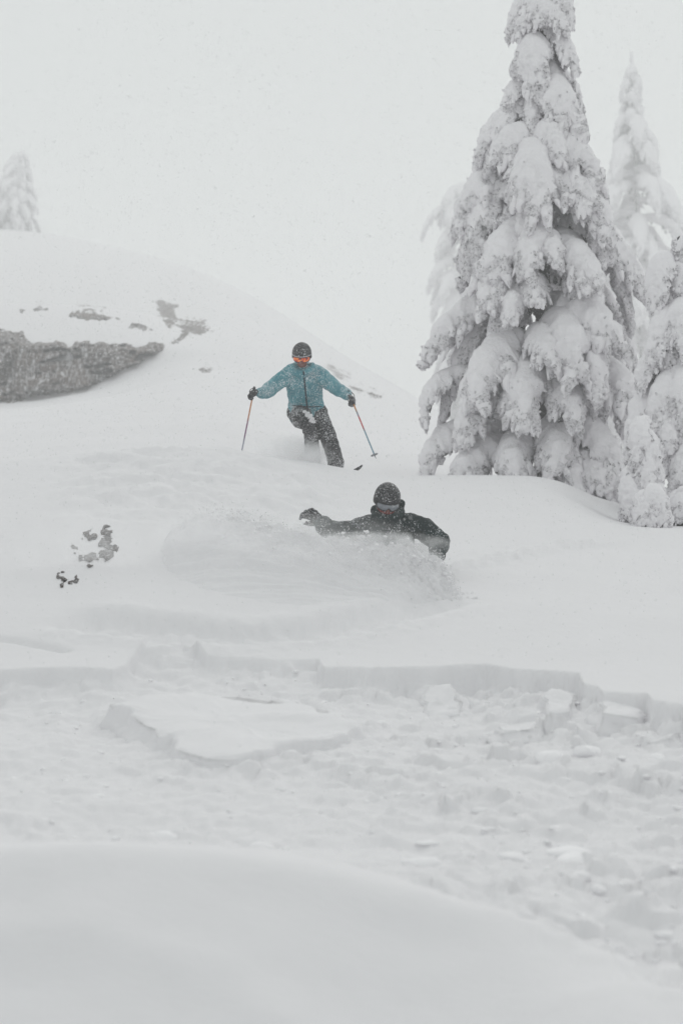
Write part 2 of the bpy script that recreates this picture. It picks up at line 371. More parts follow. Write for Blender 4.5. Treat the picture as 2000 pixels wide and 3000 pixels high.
def height(x, y):
    x = np.asarray(x, float); y = np.asarray(y, float)
    z = base_h(x, y)
    z = z + 0.05 * noise2(x, y, 3.1, 2.0) * sstep(5, 12, y) + 0.012 * noise2(x, y, 0.9, 4.0) + sstep(11, 8, y) * (0.010 * noise2(x, y, 0.33, 14.0) + 0.004 * noise2(x, y, 0.12, 24.0))
    m = debris_mask(x, y)
    px = 1000 + F * x / np.maximum(y, 4)
    wall = np.interp(px, [0, 380, 600, 930, 1400, 1700, 1900, 2100], [0.14, 0.13, 0.10, 0.12, 0.18, 0.20, 0.20, 0.16])
    lump = (0.05 * np.abs(noise2(x, y, 0.62, 1.3)) + 0.045 * np.abs(noise2(x, y, 0.27, 5.3)) + 0.03 * np.abs(noise2(x, y, 0.12, 8.3)) + 0.012 * np.abs(noise2(x, y, 0.055, 2.3)))
    heap = 0.07 * noise2(x, y, 1.3, 6.1) + 0.05 * sstep(0.35, 0.0, np.interp(px, _cx, _cd) - y) * (0.6 + noise2(x, y, 0.3, 12.0))
    cl = np.clip(0.55 + 0.9 * noise2(x, y, 0.9, 21.0) + 0.5 * (px - 1000) / 1000, 0.1, 1.3)
    near = np.interp(px, _cx, _cd) - y
    cl = np.maximum(cl, 1.2 * sstep(0.9, 0.1, near) * (0.4 + 0.6 * sstep(600, 1300, px)))
    ch = chunks(x + 0.03 * noise2(x, y, .1, 3), y, 0.26, 3) * 0.075 + chunks(x + 0.02 * noise2(x, y, .07, 5), y, 0.14, 9) * 0.045 + chunks(x, y, 0.075, 15) * 0.022
    z = z - wall * m + m * (lump * 0.8 - 0.03 + heap + ch * cl * 0.8)
    # trench thrown out by the board and a crack in the slab
    dd, arc = poly_dist(x, y, TRENCH)
    prof = sstep(0.0, 0.1, arc) * sstep(1.0, 0.9, arc)
    z = z - 0.10 * np.exp(-(dd / 0.26) ** 4) * prof + 0.02 * np.exp(-((dd - 0.42) / 0.12) ** 2) * prof
    z = z + prof * np.exp(-(dd / 0.5) ** 2) * 0.05 * np.abs(noise2(x, y, 0.13, 3.0))
    dc, _ = poly_dist(x, y, CRACK); z = z - 0.05 * np.exp(-(dc / 0.05) ** 2)
    dm, am = poly_dist(x, y, DRIFT)
    z = z + 0.03 * np.exp(-(dm / 0.16) ** 2) * sstep(0, .06, am) * sstep(1, .9, am)
    dr, ar = poly_dist(x, y, RUT); pr = sstep(0, 0.2, ar) * sstep(1, 0.75, ar)
    z = z + pr * (0.05 * np.exp(-((dr - 0.06) / 0.10) ** 2) * (0.4 + np.abs(noise2(x, y, 0.16, 31.0)) * 1.6) - 0.03 * np.exp(-(dr / 0.35) ** 2))
    # tracked lumpy snow on the knoll
    k = sstep(20.4, 22.5, y) * sstep(27.5, 25.0, y) * sstep(60, 350, px) * sstep(1120, 900, px)
    z = z + k * (0.11 * np.abs(noise2(x, y, 0.5, 2.2)) + 0.07 * np.abs(noise2(x, y, 0.2, 4.2)) - 0.05)
    return z
def hz(x, y): return float(height(np.array([x]), np.array([y]))[0])
def ground_hit(px, py, d0=60.0, d1=340.0, n=500):
    """distance at which the ray of each pixel meets the snow"""
    px = np.asarray(px, float).ravel(); py = np.asarray(py, float).ravel()
    D = np.exp(np.linspace(math.log(d0), math.log(d1), n)); res = np.full(len(px), np.nan)
    for c in range(0, len(px), 400):
        a = px[c:c + 400, None]; b = py[c:c + 400, None]
        x = (a - 1000) / F * D; zr = (1500 - b) / F * D + 0 * x
        below = base_h(x, D + 0 * x) >= zr
        k = below.argmax(1); ok = below.any(1)
        res[c:c + 400] = np.where(ok, D[k], np.nan)
    # refine against the full relief
    for c in range(0, len(px), 4000):
        d = res[c:c + 4000][:, None] * np.linspace(0.955, 1.035, 26)[None]
        a = px[c:c + 4000, None]; b = py[c:c + 4000, None]
        below = height((a - 1000) / F * d, d) >= (1500 - b) / F * d
        k = below.argmax(1); ok = below.any(1)
        res[c:c + 4000] = np.where(ok, d[np.arange(len(k)), k], res[c:c + 4000])
    return res

rows = np.concatenate([np.linspace(-60, 2, 10), np.linspace(3, 9, 96)[:-1], np.linspace(9, 17.4, 235)[:-1], np.linspace(17.4, 31, 150)[:-1],
                       np.linspace(31, 84, 105)[:-1], np.linspace(84, 350, 90)[:-1], np.linspace(350, 600, 12)])
ud = np.linspace(-0.19, 0.19, 400)
us = 0.19 + 0.78 * np.linspace(0, 1, 34)[1:] ** 1.6
ucols = np.concatenate([-us[::-1], ud, us])
RY = np.repeat(rows[:, None], len(ucols), 1)
G = np.where(rows > 4, rows, 4 + (4 - rows))[:, None]
RX = ucols[None, :] * G
RZ = height(RX, RY)
gv = np.stack([RX, RY, RZ], -1).reshape(-1, 3)
ground = link('snow_ground', mesh_np('snow_ground', gv, grid_faces(len(rows), len(ucols)), M['ground']), kind='structure')

# ------------------------------------------------------------------ rock showing through the snow
def rock_patch(poly, name, label, cat, relief=0.5, parent=None, step=5, seed=0, mat='rock', group=None, rng_d=(60, 340), rag=8, patchy=0.0, wav=0.0):
    """rock standing proud of the snow inside an outline; its rim runs back under the snow"""
    P = np.array(poly, float)
    x0, y0 = P.min(0) - 14; x1, y1 = P.max(0) + 14
    gx, gy = np.meshgrid(np.arange(x0, x1, step), np.arange(y0, y1, step))
    # signed distance to outline (pixels)
    px, py = gx.ravel(), gy.ravel()
    ins = np.zeros(len(px), bool); dist = np.full(len(px), 1e9)
    for a, b in zip(P, np.roll(P, -1, 0)):
        c = ((a[1] > py) != (b[1] > py)); xi = (b[0] - a[0]) * (py - a[1]) / (b[1] - a[1] + 1e-9) + a[0]
        ins ^= c & (px < xi)
        l2 = ((b - a) ** 2).sum(); t = np.clip(((px - a[0]) * (b[0] - a[0]) + (py - a[1]) * (b[1] - a[1])) / l2, 0, 1)
        dist = np.minimum(dist, np.hypot(px - a[0] - t * (b[0] - a[0]), py - a[1] - t * (b[1] - a[1])))
    sd = np.where(ins, dist, -dist)
    d = ground_hit(px, py, *rng_d)
    d = np.where(np.isnan(d), np.nanmedian(d), d)
    pn = np.stack([px / 46.0, py / 95.0, np.full_like(px, seed * 3.3)], -1)
    rel = noise(pn) + 0.5 * noise(pn * 2.6 + 9) + 0.25 * noise(pn * 6 + 4)
    ledge = noise(np.stack([px / 120.0 + seed, py / 16.0 + 0.15 * px / 16.0, np.full_like(px, seed * 1.9)], -1)) + 0.5 * noise(np.stack([px / 22.0, py / 9.0, np.full_like(px, seed * 0.9)], -1))
    sc = d / 80.0
    edge = sd - patchy * np.clip(ledge - 0.25, 0, 1) * 90 + wav * noise(np.stack([px / 60.0, py / 34.0, np.full_like(px, seed + 7.7)], -1)) + rag * noise(np.stack([px / 14, py / 14, np.full_like(px, seed + 0.5)], -1))
    off = np.where(edge > 0, relief * sstep(0, 16, edge) * (1 + 0.35 * rel) + 0.08, -0.35) * sc
    dd = d - off
    V = np.stack([(px - 1000) / F * dd, dd, (1500 - py) / F * dd], -1)
    nr, nc = gx.shape; Fq = grid_faces(nr, nc)[:, ::-1]
    keep = (edge[Fq] > -9).any(1)
    Fq = Fq[keep]; used, inv = np.unique(Fq, return_inverse=True)
    Vf = V[used]; Vb = Vf + np.array([0, 1, -0.25]) * (1.2 * sc[used])[:, None]         # closed body: front, back and rim
    Fq = inv.reshape(-1, 4); n = len(Vf)
    e = np.concatenate([Fq[:, [i, (i + 1) % 4]] for i in range(4)])
    key = np.sort(e, 1); _, ix, cnt = np.unique(key, axis=0, return_index=True, return_counts=True)
    be = e[ix[cnt == 1]]
    side = np.stack([be[:, 1], be[:, 0], be[:, 0] + n, be[:, 1] + n], -1)
    me = mesh_np(name, np.concatenate([Vf, Vb]), np.concatenate([Fq, Fq[:, ::-1] + n, side]), M[mat])
    return link(name, me, parent, label, cat, group)

cliff = bpy.data.objects.new('rock_outcrop', None); COL.objects.link(cliff)
cliff['label'] = 'long dark grey rock face breaking out of the snowy hillside'; cliff['category'] = 'rock'
rock_patch([(-260, 985), (-120, 960), (0, 968), (60, 975), (95, 1000), (150, 985), (200, 1005), (260, 995), (330, 1012), (400, 1008), (470, 1010), (486, 1018), (470, 1036),
            (420, 1062), (350, 1095), (285, 1128), (200, 1143), (100, 1166), (0, 1178), (-150, 1195), (-260, 1190)], 'rock_face', None, None, 0.9, cliff, 4, 1, rag=6, patchy=1.5, wav=16)
rock_patch([(-180, 1000), (-60, 985), (30, 985), (70, 1010), (60, 1050), (20, 1090), (-60, 1110), (-170, 1090)], 'buttress', None, None, 1.5, cliff, 4, 6, rag=7, patchy=0.6)
cx = at(120, 1180, 80); cliff_base = cx
rock_patch([(200, 925), (215, 912), (260, 905), (305, 912), (320, 925), (345, 928), (350, 935), (320, 936), (300, 940), (250, 938)], 'rock', 'low oval rock showing through snow above the long rock face', 'rock', 0.32, None, 3, 2)
rock_patch([(370, 962), (390, 948), (420, 947), (448, 965), (420, 968), (395, 966)], 'rock', 'small flat rock between the oval rock and the leaning wedge', 'rock', 0.25, None, 3, 3)
rock_patch([(447, 876), (490, 880), (525, 892), (515, 915), (520, 935), (512, 955), (495, 960), (475, 930), (460, 905)], 'rock', 'leaning wedge of bare rock high on the snowy hillside', 'rock', 0.5, None, 3, 4)
rock_patch([(515, 950), (550, 938), (600, 940), (603, 960), (615, 968), (590, 980), (560, 980), (535, 1000), (500, 1013), (495, 1005), (525, 985), (530, 965)], 'rock', 'crumbled rock rib trailing down below the leaning wedge', 'rock', 0.4, None, 3, 5)
for i, (px, py, w, h, lab) in enumerate([
        (607, 1082, 22, 9, 'small dark stone alone in the snow uphill of the skier'),
        (331, 784, 14, 7, 'tiny buried stone near the top of the hill'),
        (66, 911, 9, 6, 'tiny stone above the end of the long rock face'),
        (122, 906, 22, 8, 'thin stone sliver above the rock face')]):
    a = np.linspace(0, 2 * math.pi, 10)[:-1]
    rock_patch([(px + w * math.cos(t) * (1 + .2 * math.sin(3 * t + i)), py + h * math.sin(t)) for t in a], 'stone', lab, 'stone', 0.25, None, 2, 20 + i)
for i, (poly, lab) in enumerate([
        ([(960, 1070), (985, 1075), (1000, 1092), (1015, 1102), (1000, 1112), (985, 1105), (972, 1090)], 'ragged grey rock beside the skier in the teal jacket, uppermost of three'),
        ([(1024, 1130), (1050, 1132), (1062, 1142), (1045, 1152), (1030, 1146)], 'middle grey rock in the line sloping down past the skier'),
        ([(1078, 1150), (1092, 1148), (1116, 1162), (1112, 1170), (1095, 1166), (1084, 1162)], 'lowest grey rock in the line sloping down past the skier')]):
    rock_patch(poly, 'rock', lab, 'rock', 0.3, None, 3, 30 + i)
def patches(label, spots, seed, base):
    root = link('boulder', None, None, label, 'boulder', loc=at(*base))
    for i, (px, py, w, h) in enumerate(spots):
        w *= 1.25; h *= 1.25; a = np.linspace(0, 2 * math.pi, 12)[:-1]
        o = rock_patch([(px + w * math.cos(t) * (1 + .3 * math.sin(2 * t + i)), py + h * math.sin(t) * (1 + .25 * math.cos(3 * t + i))) for t in a], 'rock_face', None, None, 0.40, root, 3, seed + i, 'boulder', rng_d=(15, 32), rag=16, patchy=0.5)
        o.location = -Vector(at(*base))
patches('dark boulder showing in patches through blown powder on the knoll', [(264, 1566, 20, 16), (318, 1560, 13, 16), (310, 1606, 22, 36), (256, 1638, 22, 16), (216, 1606, 11, 11)], 40, (285, 1640, 20.0))
patches('small low boulder in powder below the dark boulder', [(184, 1696, 14, 20), (222, 1694, 14, 12)], 60, (195, 1715, 18.8))

# ------------------------------------------------------------------ broken snow slabs and lumps
def slab(name, pts, thick, label, seed=0, tilt=(0, 0), lift=0.0, zref=None, group=None, cat='snow slab', flare=0.10, soft=1.0, rugged=1.0):
    """plate of snow: pts are ground points (x, y), flat top, broken rough sides"""
    P = np.array(pts, float); c = P.mean(0); r_ = np.random.default_rng(seed)
    Q = []
    for a, b in zip(P, np.roll(P, -1, 0)):
        k = max(2, int(np.hypot(*(b - a)) / 0.03))
        Q += [a + (b - a) * t for t in np.linspace(0, 1, k, endpoint=False)]
    Q = np.array(Q); n = len(Q)
    nrm = (Q - c) / np.linalg.norm(Q - c, axis=1)[:, None]
    s = np.arange(n) * 0.03
    Q = Q + nrm * (0.05 * rugged * noise(np.stack([Q[:, 0] / .2, Q[:, 1] / .2, np.full(n, seed)], -1)) + 0.022 * noise(np.stack([Q[:, 0] / .05, Q[:, 1] / .05, np.full(n, seed + .5)], -1)))[:, None]
    z0 = hz(c[0], c[1]) if zref is None else zref
    rings = []
    def top(q): return z0 + lift + thick + tilt[0] * (q[:, 0] - c[0]) + tilt[1] * (q[:, 1] - c[1])
    for k, f in enumerate(np.linspace(-1.3, 0.90, 10)):
        q = Q + nrm * ((0.03 * noise(np.stack([Q[:, 0] / .08, Q[:, 1] / .08, np.full(n, f * 3 + seed)], -1)) - 0.01) * min(1, 2.2 * (0.9 - f)) + flare * (1 - max(f, 0)) ** 2.0)[:, None]
        rings.append(np.column_stack([q, top(q) - thick * (1 - f)]))
    rq = np.linalg.norm(Q - c, axis=1)[:, None]
    for k, f in enumerate([0.012, 0.03, 0.06, 0.80, 0.66, 0.54, 0.42, 0.3, 0.2, 0.1, 0.0005]):
        q = c + (Q - c) * (np.maximum(1 - f / rq, 0.84) if k < 3 else f)
        dz = soft * 0.03 * rugged * noise2(q[:, 0], q[:, 1], 0.3, seed) + 0.008 * noise2(q[:, 0], q[:, 1], 0.06, seed + 2) - (0.014, 0.005, 0.001, 0)[min(k, 3)]
        rings.append(np.column_stack([q, top(q) + dz]))
    V = np.concatenate(rings) - np.array([c[0], c[1], z0])
    return link(name, mesh_np(name, V, grid_faces(len(rings), n, True), M['debris']), None, label, cat, group, loc=(c[0], c[1], z0))
def dpt(px, py, up=0.0):
    """ground point under a pixel in the debris: on the plane of the broken snow raised by up"""
    hf = (2.49 - up) * F; d = hf / (py - 978.0); return gxy(px, d)
def zplane(d): return -2.49 + 0.08 * d
pts = [dpt(*p, 0.15) for p in [(338, 2022), (400, 2062), (470, 2098), (545, 2152), (600, 2172), (740, 2172), (820, 2140), (850, 2128), (960, 2118), (1045, 2092), (1040, 2072), (930, 2030), (820, 2012), (650, 1998), (480, 1996)]]
cc = np.mean(np.array(pts), 0)
slab('snow_slab', pts, 0.14, 'broad flat slab of broken snow lying tilted in the debris', 3, (0.0, 0.08), -0.02, zplane(cc[1]) - 0.05, flare=0.13, rugged=1.3)
BL = [([(1235, 1976), (1262, 1968), (1318, 1970), (1352, 1996), (1345, 2010), (1250, 2016)], 0.09, 'angular snow block leaning at the middle of the broken snow wall'),
      ([(1590, 2002), (1612, 1994), (1672, 1998), (1682, 2014), (1666, 2032), (1604, 2036)], 0.12, 'square snow block fallen from the broken wall'),
      ([(1748, 2036), (1800, 2026), (1868, 2030), (1884, 2048), (1862, 2068), (1768, 2070)], 0.13, 'big snow block with a layered face at the wall end'),
      ([(1905, 2088), (1975, 2080), (1988, 2096), (1965, 2112), (1902, 2116)], 0.08, 'flat snow block beside the big layered block by the frame edge'),
      ([(1455, 2092), (1500, 2072), (1570, 2066), (1585, 2078), (1520, 2096), (1470, 2102)], 0.06, 'low wedge of snow in front of the square fallen block')]
for i, (pp, th, lab) in enumerate(BL):
    q = [dpt(px, py, 0.10) for px, py in pp]; c = np.mean(np.array(q), 0)
    slab('snow_block', q, th, lab, 50 + i, (0.22 * math.sin(i * 2.1 + 1), 0.12 + 0.14 * math.cos(i)), 0.0, hz(c[0], c[1]) - 0.045, 'blocks broken off the snow wall', 'snow block')

def lump_mesh(seed, fine=False, flat=0.7):
    V0, F0 = (ICO3_V, ICO3_F) if fine else (ICO2_V, ICO2_F)
    rr = np.random.default_rng(seed + 900); pl = rr.normal(size=(9, 3)); pl[:, 2] = np.abs(pl[:, 2]) + 0.15; pl /= np.linalg.norm(pl, axis=1)[:, None]
    inv = np.clip(V0 @ pl.T, 0.05, 1) / rr.uniform(0.72, 1.0, 9)                        # broken chunk: soft-edged flat facets
    d = np.minimum((inv ** 10).sum(1) ** -0.1, 1.15) * (1 + 0.10 * noise(V0 * 3.1 + seed * 3.3))
    V = V0 * d[:, None]
    V[:, 2] *= flat
    return mesh_np('snow_lump', V, None, M['crumb'], tris=F0)
LM = [lump_mesh(s) for s in range(8)]; LF = [lump_mesh(20 + s, True) for s in range(6)]
NAMED = [((1665, 2440), 0.115, 'large rounded snow boulder low among the debris lumps'), ((1700, 2475), 0.11, 'wide snow lump under the large rounded snow boulder'), ((1500, 2475), 0.07, 'upright snow lump beside the large rounded snow boulder'),
         ((1240, 2515), 0.08, 'snow lump at the edge of the smooth shaded mound'), ((1190, 2525), 0.045, 'small snow lump touching the one at the mound edge'),
         ((478, 2420), 0.085, 'oval snow lump half way between broad slab and shaded mound'), ((765, 2480), 0.06, 'snow lump resting on the rim of the shaded mound'),
         ((1118, 2075), 0.05, 'small snow lump just past the end of the broad slab'), ((1610, 2200), 0.08, 'snow lump below the square fallen block'),
         ((1715, 2185), 0.085, 'snow lump below the big layered block'), ((1930, 2180), 0.07, 'snow lump under the flat block by the frame edge')]
for i, ((px, py), r, lab) in enumerate(NAMED):
    x, y = dpt(px, py, 0.05); z = hz(x, y)
    o = link('snow_lump', LF[i % 6], None, lab, 'snow lump', 'named lumps in the debris', loc=(x, y, z - r * 0.15))
    o.scale = (r * (1.25 if i in (1, 5) else 1.0), r, r * 0.75); o.rotation_euler = (0.2 * math.sin(i), 0.2 * math.cos(i * 2), i * 1.7)
r2 = np.random.default_rng(77); cnt = 0
while cnt < 36:
    px = r2.uniform(-50, 2050); py = r2.uniform(2090, 2700)
    if r2.random() > 0.25 + 0.75 * max(px / 2000, 0.0) ** 1.2: continue
    x, y = dpt(px, py, 0.03)
    if y < 8 or debris_mask(np.array([x]), np.array([y]))[0] < 0.85: continue
    if 330 < px < 1060 and 1990 < py < 2190: continue
    r = 0.024 + 0.03 * r2.random() ** 2
    o = link('snow_clod', LM[cnt % 8], None, 'small rounded clod of snow strewn over the debris', 'snow clod', 'small clods strewn over the debris', loc=(x, y, hz(x, y) - r * 0.1))
    o.scale = (r * r2.uniform(.9, 1.3), r, r * r2.uniform(.5, .8)); o.rotation_euler = (0, 0, r2.uniform(0, 6)); cnt += 1
n = 1500
yy = r2.uniform(8.0, 17.0, n); xx = r2.uniform(-0.24, 0.24, n) * yy
keep = (debris_mask(xx, yy) > 0.8) & (r2.random(n) < 0.35 + 0.65 * np.clip((xx / yy + 0.15) / 0.3, 0, 1)); xx, yy = xx[keep], yy[keep]
rr = 0.007 + 0.016 * r2.random(len(xx)) ** 2
V, T = blobs(np.column_stack([xx, yy, height(xx, yy) + rr * 0.0]), np.column_stack([rr * 1.15, rr, rr * 0.6]), jit=0.3, r=r2)
link('snow_crumbs', mesh_np('snow_crumbs', V, None, M['crumb'], tris=T), label='crumbs of broken snow covering the debris', cat='snow crumbs', kind='stuff')

# ------------------------------------------------------------------ snow-laden firs
def bough_mesh(P0, P1, P2, W, seed, ns=34, nf=26, nblob=42, nfing=14, bs=1.0, ncau=60, thick=0.29, rough=1.0, rime=0.12):
    """one drooping bough under a pillow of snow; verts relative to P0. Returns (snow mesh, needle mesh)"""
    r = np.random.default_rng(seed)
    P0, P1, P2 = (np.asarray(p, float) for p in (P0, P1, P2))
    s = np.linspace(0, 1, ns) ** 0.9
    B = ((1 - s) ** 2)[:, None] * P0 + (2 * s * (1 - s))[:, None] * P1 + (s ** 2)[:, None] * P2
    T = np.gradient(B, axis=0); T /= np.linalg.norm(T, axis=1)[:, None]
    rad = (P2 - P0) * np.array([1, 1, 0]); ln = np.linalg.norm(rad)
    rad = rad / ln if ln > 1e-3 else np.array([0, -1.0, 0])
    S = np.array([-rad[1], rad[0], 0]); S = np.repeat(S[None], ns, 0)
    Nn = np.cross(S, T); Nn *= np.sign(Nn @ (np.array([0, 0, 1]) + 0.4 * rad) + 1e-9)[:, None]
    L = np.linalg.norm(np.diff(B, axis=0), axis=1).sum()
    prof = (0.34 + 0.66 * sstep(0.0, 0.36, s)) * np.clip(1 - np.clip((s - 0.40) / 0.60, 0, 1) ** 1.7, 0.02, 1) ** 0.8
    lob = noise(np.stack([s * L / 0.16, np.full(ns, seed * 1.37), np.full(ns, 0.5)], -1))
    lob2 = noise(np.stack([s * L / 0.16, np.full(ns, seed * 2.71 + 40), np.full(ns, 0.5)], -1))
    ph = np.linspace(0, 2 * math.pi, nf, endpoint=False)
    c, q = np.cos(ph), np.sin(ph)
    wl = W / 2 * prof[:, None] * np.where(c[None] > 0, 1 + 0.30 * lob[:, None], 1 + 0.30 * lob2[:, None])
    th = W / 2 * thick * 2 * prof[:, None] ** 0.8
    up = np.where(q > 0, q, 0.55 * q)[None]
    V = B[:, None] + S[:, None] * (wl * np.sign(c) * np.abs(c) ** 0.85)[..., None] + Nn[:, None] * (th * up)[..., None]
    drape = 0.85 * (np.abs(c) ** 2.2)[None] * wl * (0.8 + 0.9 * noise(np.stack([np.repeat(s[:, None] * L / 0.11, nf, 1), np.repeat(np.sign(c)[None] * 3 + seed, ns, 0), np.zeros((ns, nf))], -1)))
    V[..., 2] -= drape
    D = V - B[:, None]; Dl = np.linalg.norm(D, axis=2, keepdims=True) + 1e-6; Dn = D / Dl
    o = seed * 0.713
    low = noise(V / 0.24 + o); mid = 1 - 2 * np.abs(noise(V / 0.10 + o * 2)); fine = 1 - 2 * np.abs(noise(V / 0.055 + o * 3))
    under = sstep(0.55, -0.35, np.where(q > 0, q, q))[None]                # sides and underside are lumpy rime
    tipw = sstep(0.35, 0.85, s)[:, None] * 0.55
    ro = np.clip(under + tipw, 0, 1) * rough
    amp = 0.17 * W * low * (0.30 + 0.70 * ro) + 0.055 * mid * (0.05 + 0.95 * ro) + 0.042 * fine * (0.04 + ro)
    V = V + Dn * (amp * np.minimum(1, Dl[..., 0] / (0.12 * W)))[..., None]
    Vv = V.reshape(-1, 3); Fq = grid_faces(ns, nf, True)
    fq = q[(np.arange(len(Fq)) % nf)]; fs = s[np.arange(len(Fq)) // nf]
    jit = noise(Vv[Fq[:, 0]] / 0.12 + 3.3)
    midx = ((fq + 0.5 * jit - 0.8 * sstep(0.6, 1.0, fs)) < rime).astype(int)
    tipi = len(Vv); Vv = np.vstack([Vv, B[-1:] , B[:1]])
    tr = [((ns - 1) * nf + (k + 1) % nf, tipi, (ns - 1) * nf + k) for k in range(nf)] + [(k, tipi + 1, (k + 1) % nf) for k in range(nf)]
    tr = [(a, c_, b) for a, b, c_ in tr]
    nV = len(Vv)
    # hanging fingers: side twigs plastered with snow
    K = nfing; nr, nsg = 7, 7
    sb = r.uniform(0.3, 1.0, K) ** 0.75; si = np.clip((sb * (ns - 1)).astype(int), 0, ns - 1); sd = r.uniform(-1, 1, K); sd = np.sign(sd) * np.abs(sd) ** 0.4
    wloc = W / 2 * prof[si]
    base_ = B[si] + S[si] * (sd * wloc * 0.75)[:, None]; base_[:, 2] -= 0.5 * sd ** 2 * wloc
    dr = T[si] * r.uniform(0.3, 0.8, (K, 1)) + S[si] * (sd * 0.55)[:, None] + np.array([0, 0, -1.0]) * r.uniform(0.35, 0.9, (K, 1)); dr /= np.linalg.norm(dr, axis=1)[:, None]
    fl = r.uniform(0.35, 0.85, K) * W * (0.55 + 0.45 * prof[si]); fr = r.uniform(0.055, 0.11, K) * W
    tt = np.linspace(0, 1, nr) ** 0.8; pr = (0.85 + 0.35 * np.sin(math.pi * tt ** 0.8)) * np.sqrt(np.clip(1 - tt ** 5, 0.01, 1))
    ctr = base_[:, None] + dr[:, None] * (fl[:, None] * tt)[..., None]; ctr[..., 2] -= 0.25 * (fl[:, None] * tt ** 2)
    u1 = np.cross(dr, np.array([0.2, 0.3, 1.0])); u1 /= np.linalg.norm(u1, axis=1)[:, None]; u2 = np.cross(dr, u1)
    aa = np.linspace(0, 2 * math.pi, nsg, endpoint=False)
    Vf = ctr[:, :, None] + (u1[:, None, None] * np.cos(aa)[:, None] + u2[:, None, None] * np.sin(aa)[:, None]) * (fr[:, None] * pr)[..., None, None]
    off = Vf - ctr[:, :, None]; Vf = Vf + off * (0.75 * (1 - 2 * np.abs(noise(Vf / 0.07 + seed))) + 0.7 * noise(Vf / 0.035 + seed))[..., None]
    Qf = (grid_faces(nr, nsg, True)[None] + (np.arange(K) * nr * nsg)[:, None, None]).reshape(-1, 4)
    Vf = Vf.reshape(-1, 3); fm = (noise(Vf[Qf[:, 0]] / 0.15) + 0.5 < rime + 0.45).astype(int)
    Vv = np.vstack([Vv, Vf]); Fq = np.vstack([Fq, Qf + nV]); midx = np.concatenate([midx, fm]); nV = len(Vv)
    # granular rime over the sides and the tip
    cand = np.flatnonzero((ro > 0.35).ravel()); pick = cand[r.integers(0, len(cand), ncau)]
    pf = r.integers(0, len(Vf), ncau // 2)
    Cc = np.vstack([Vv[pick] + (Dn.reshape(-1, 3)[pick]) * r.uniform(-0.012, 0.008, (ncau, 1)), Vf[pf]])
    Rc = (0.009 + 0.017 * r.random(len(Cc)) ** 1.5) * bs
    Vc, Tc = blobs(Cc, np.column_stack([Rc, Rc, Rc * 1.15]), jit=0.35, r=r); cm = (r.random(len(Cc)) < 0.3).astype(int)
    # clumps of rime hanging along the sides and the tip
    sb = r.uniform(0.22, 1.0, nblob) ** 0.8; si = np.clip((sb * (ns - 1)).astype(int), 0, ns - 1)
    side = np.where(r.random(nblob) < 0.5, -1, 1) * np.sqrt(r.uniform(0.25, 1.0, nblob))
    wloc = W / 2 * prof[si]
    C = B[si] + S[si] * (side * wloc)[:, None]
    C[:, 2] -= 0.75 * side ** 2 * wloc + r.uniform(0.0, 0.08, nblob) * (W / 0.45)
    C -= Nn[si] * (0.15 * W * r.random(nblob))[:, None]
    R = (0.012 + 0.030 * r.random(nblob) ** 1.6) * (0.6 + 0.8 * W) * bs
    Vb, Tb = blobs(C, np.column_stack([R, R, R * r.uniform(1.0, 1.7, nblob)]), jit=0.30, r=r)
    me = mesh_np('bough', np.vstack([Vv, Vb, Vc]) - P0, Fq, [M['bough'], M['rime']], np.concatenate([midx, np.zeros(len(tr), int), np.ones(len(Tb), int), np.repeat(cm, 20)]), tris=np.vstack([np.array(tr), Tb + nV, Tc + nV + len(Vb)]))
    # darker twigs with needles under the snow
    k = max(8, nblob // 2)
    sb = r.uniform(0.05, 0.8, k); si = (sb * (ns - 1)).astype(int); sd = r.uniform(-0.8, 0.8, k)
    C = B[si] + S[si] * (sd * W / 2 * prof[si])[:, None]
    C[:, 2] -= 0.10 * W + 0.5 * sd ** 2 * W / 2 + r.uniform(0.05, 0.24, k) * W
    R = r.uniform(0.03, 0.07, k) * (0.5 + W)
    Vn, Tn = blobs(C, np.column_stack([R * .8, R * .8, R * 1.9]), jit=0.45, r=r)
    return me, mesh_np('needles', Vn - P0, None, M['needles'], tris=Tn)

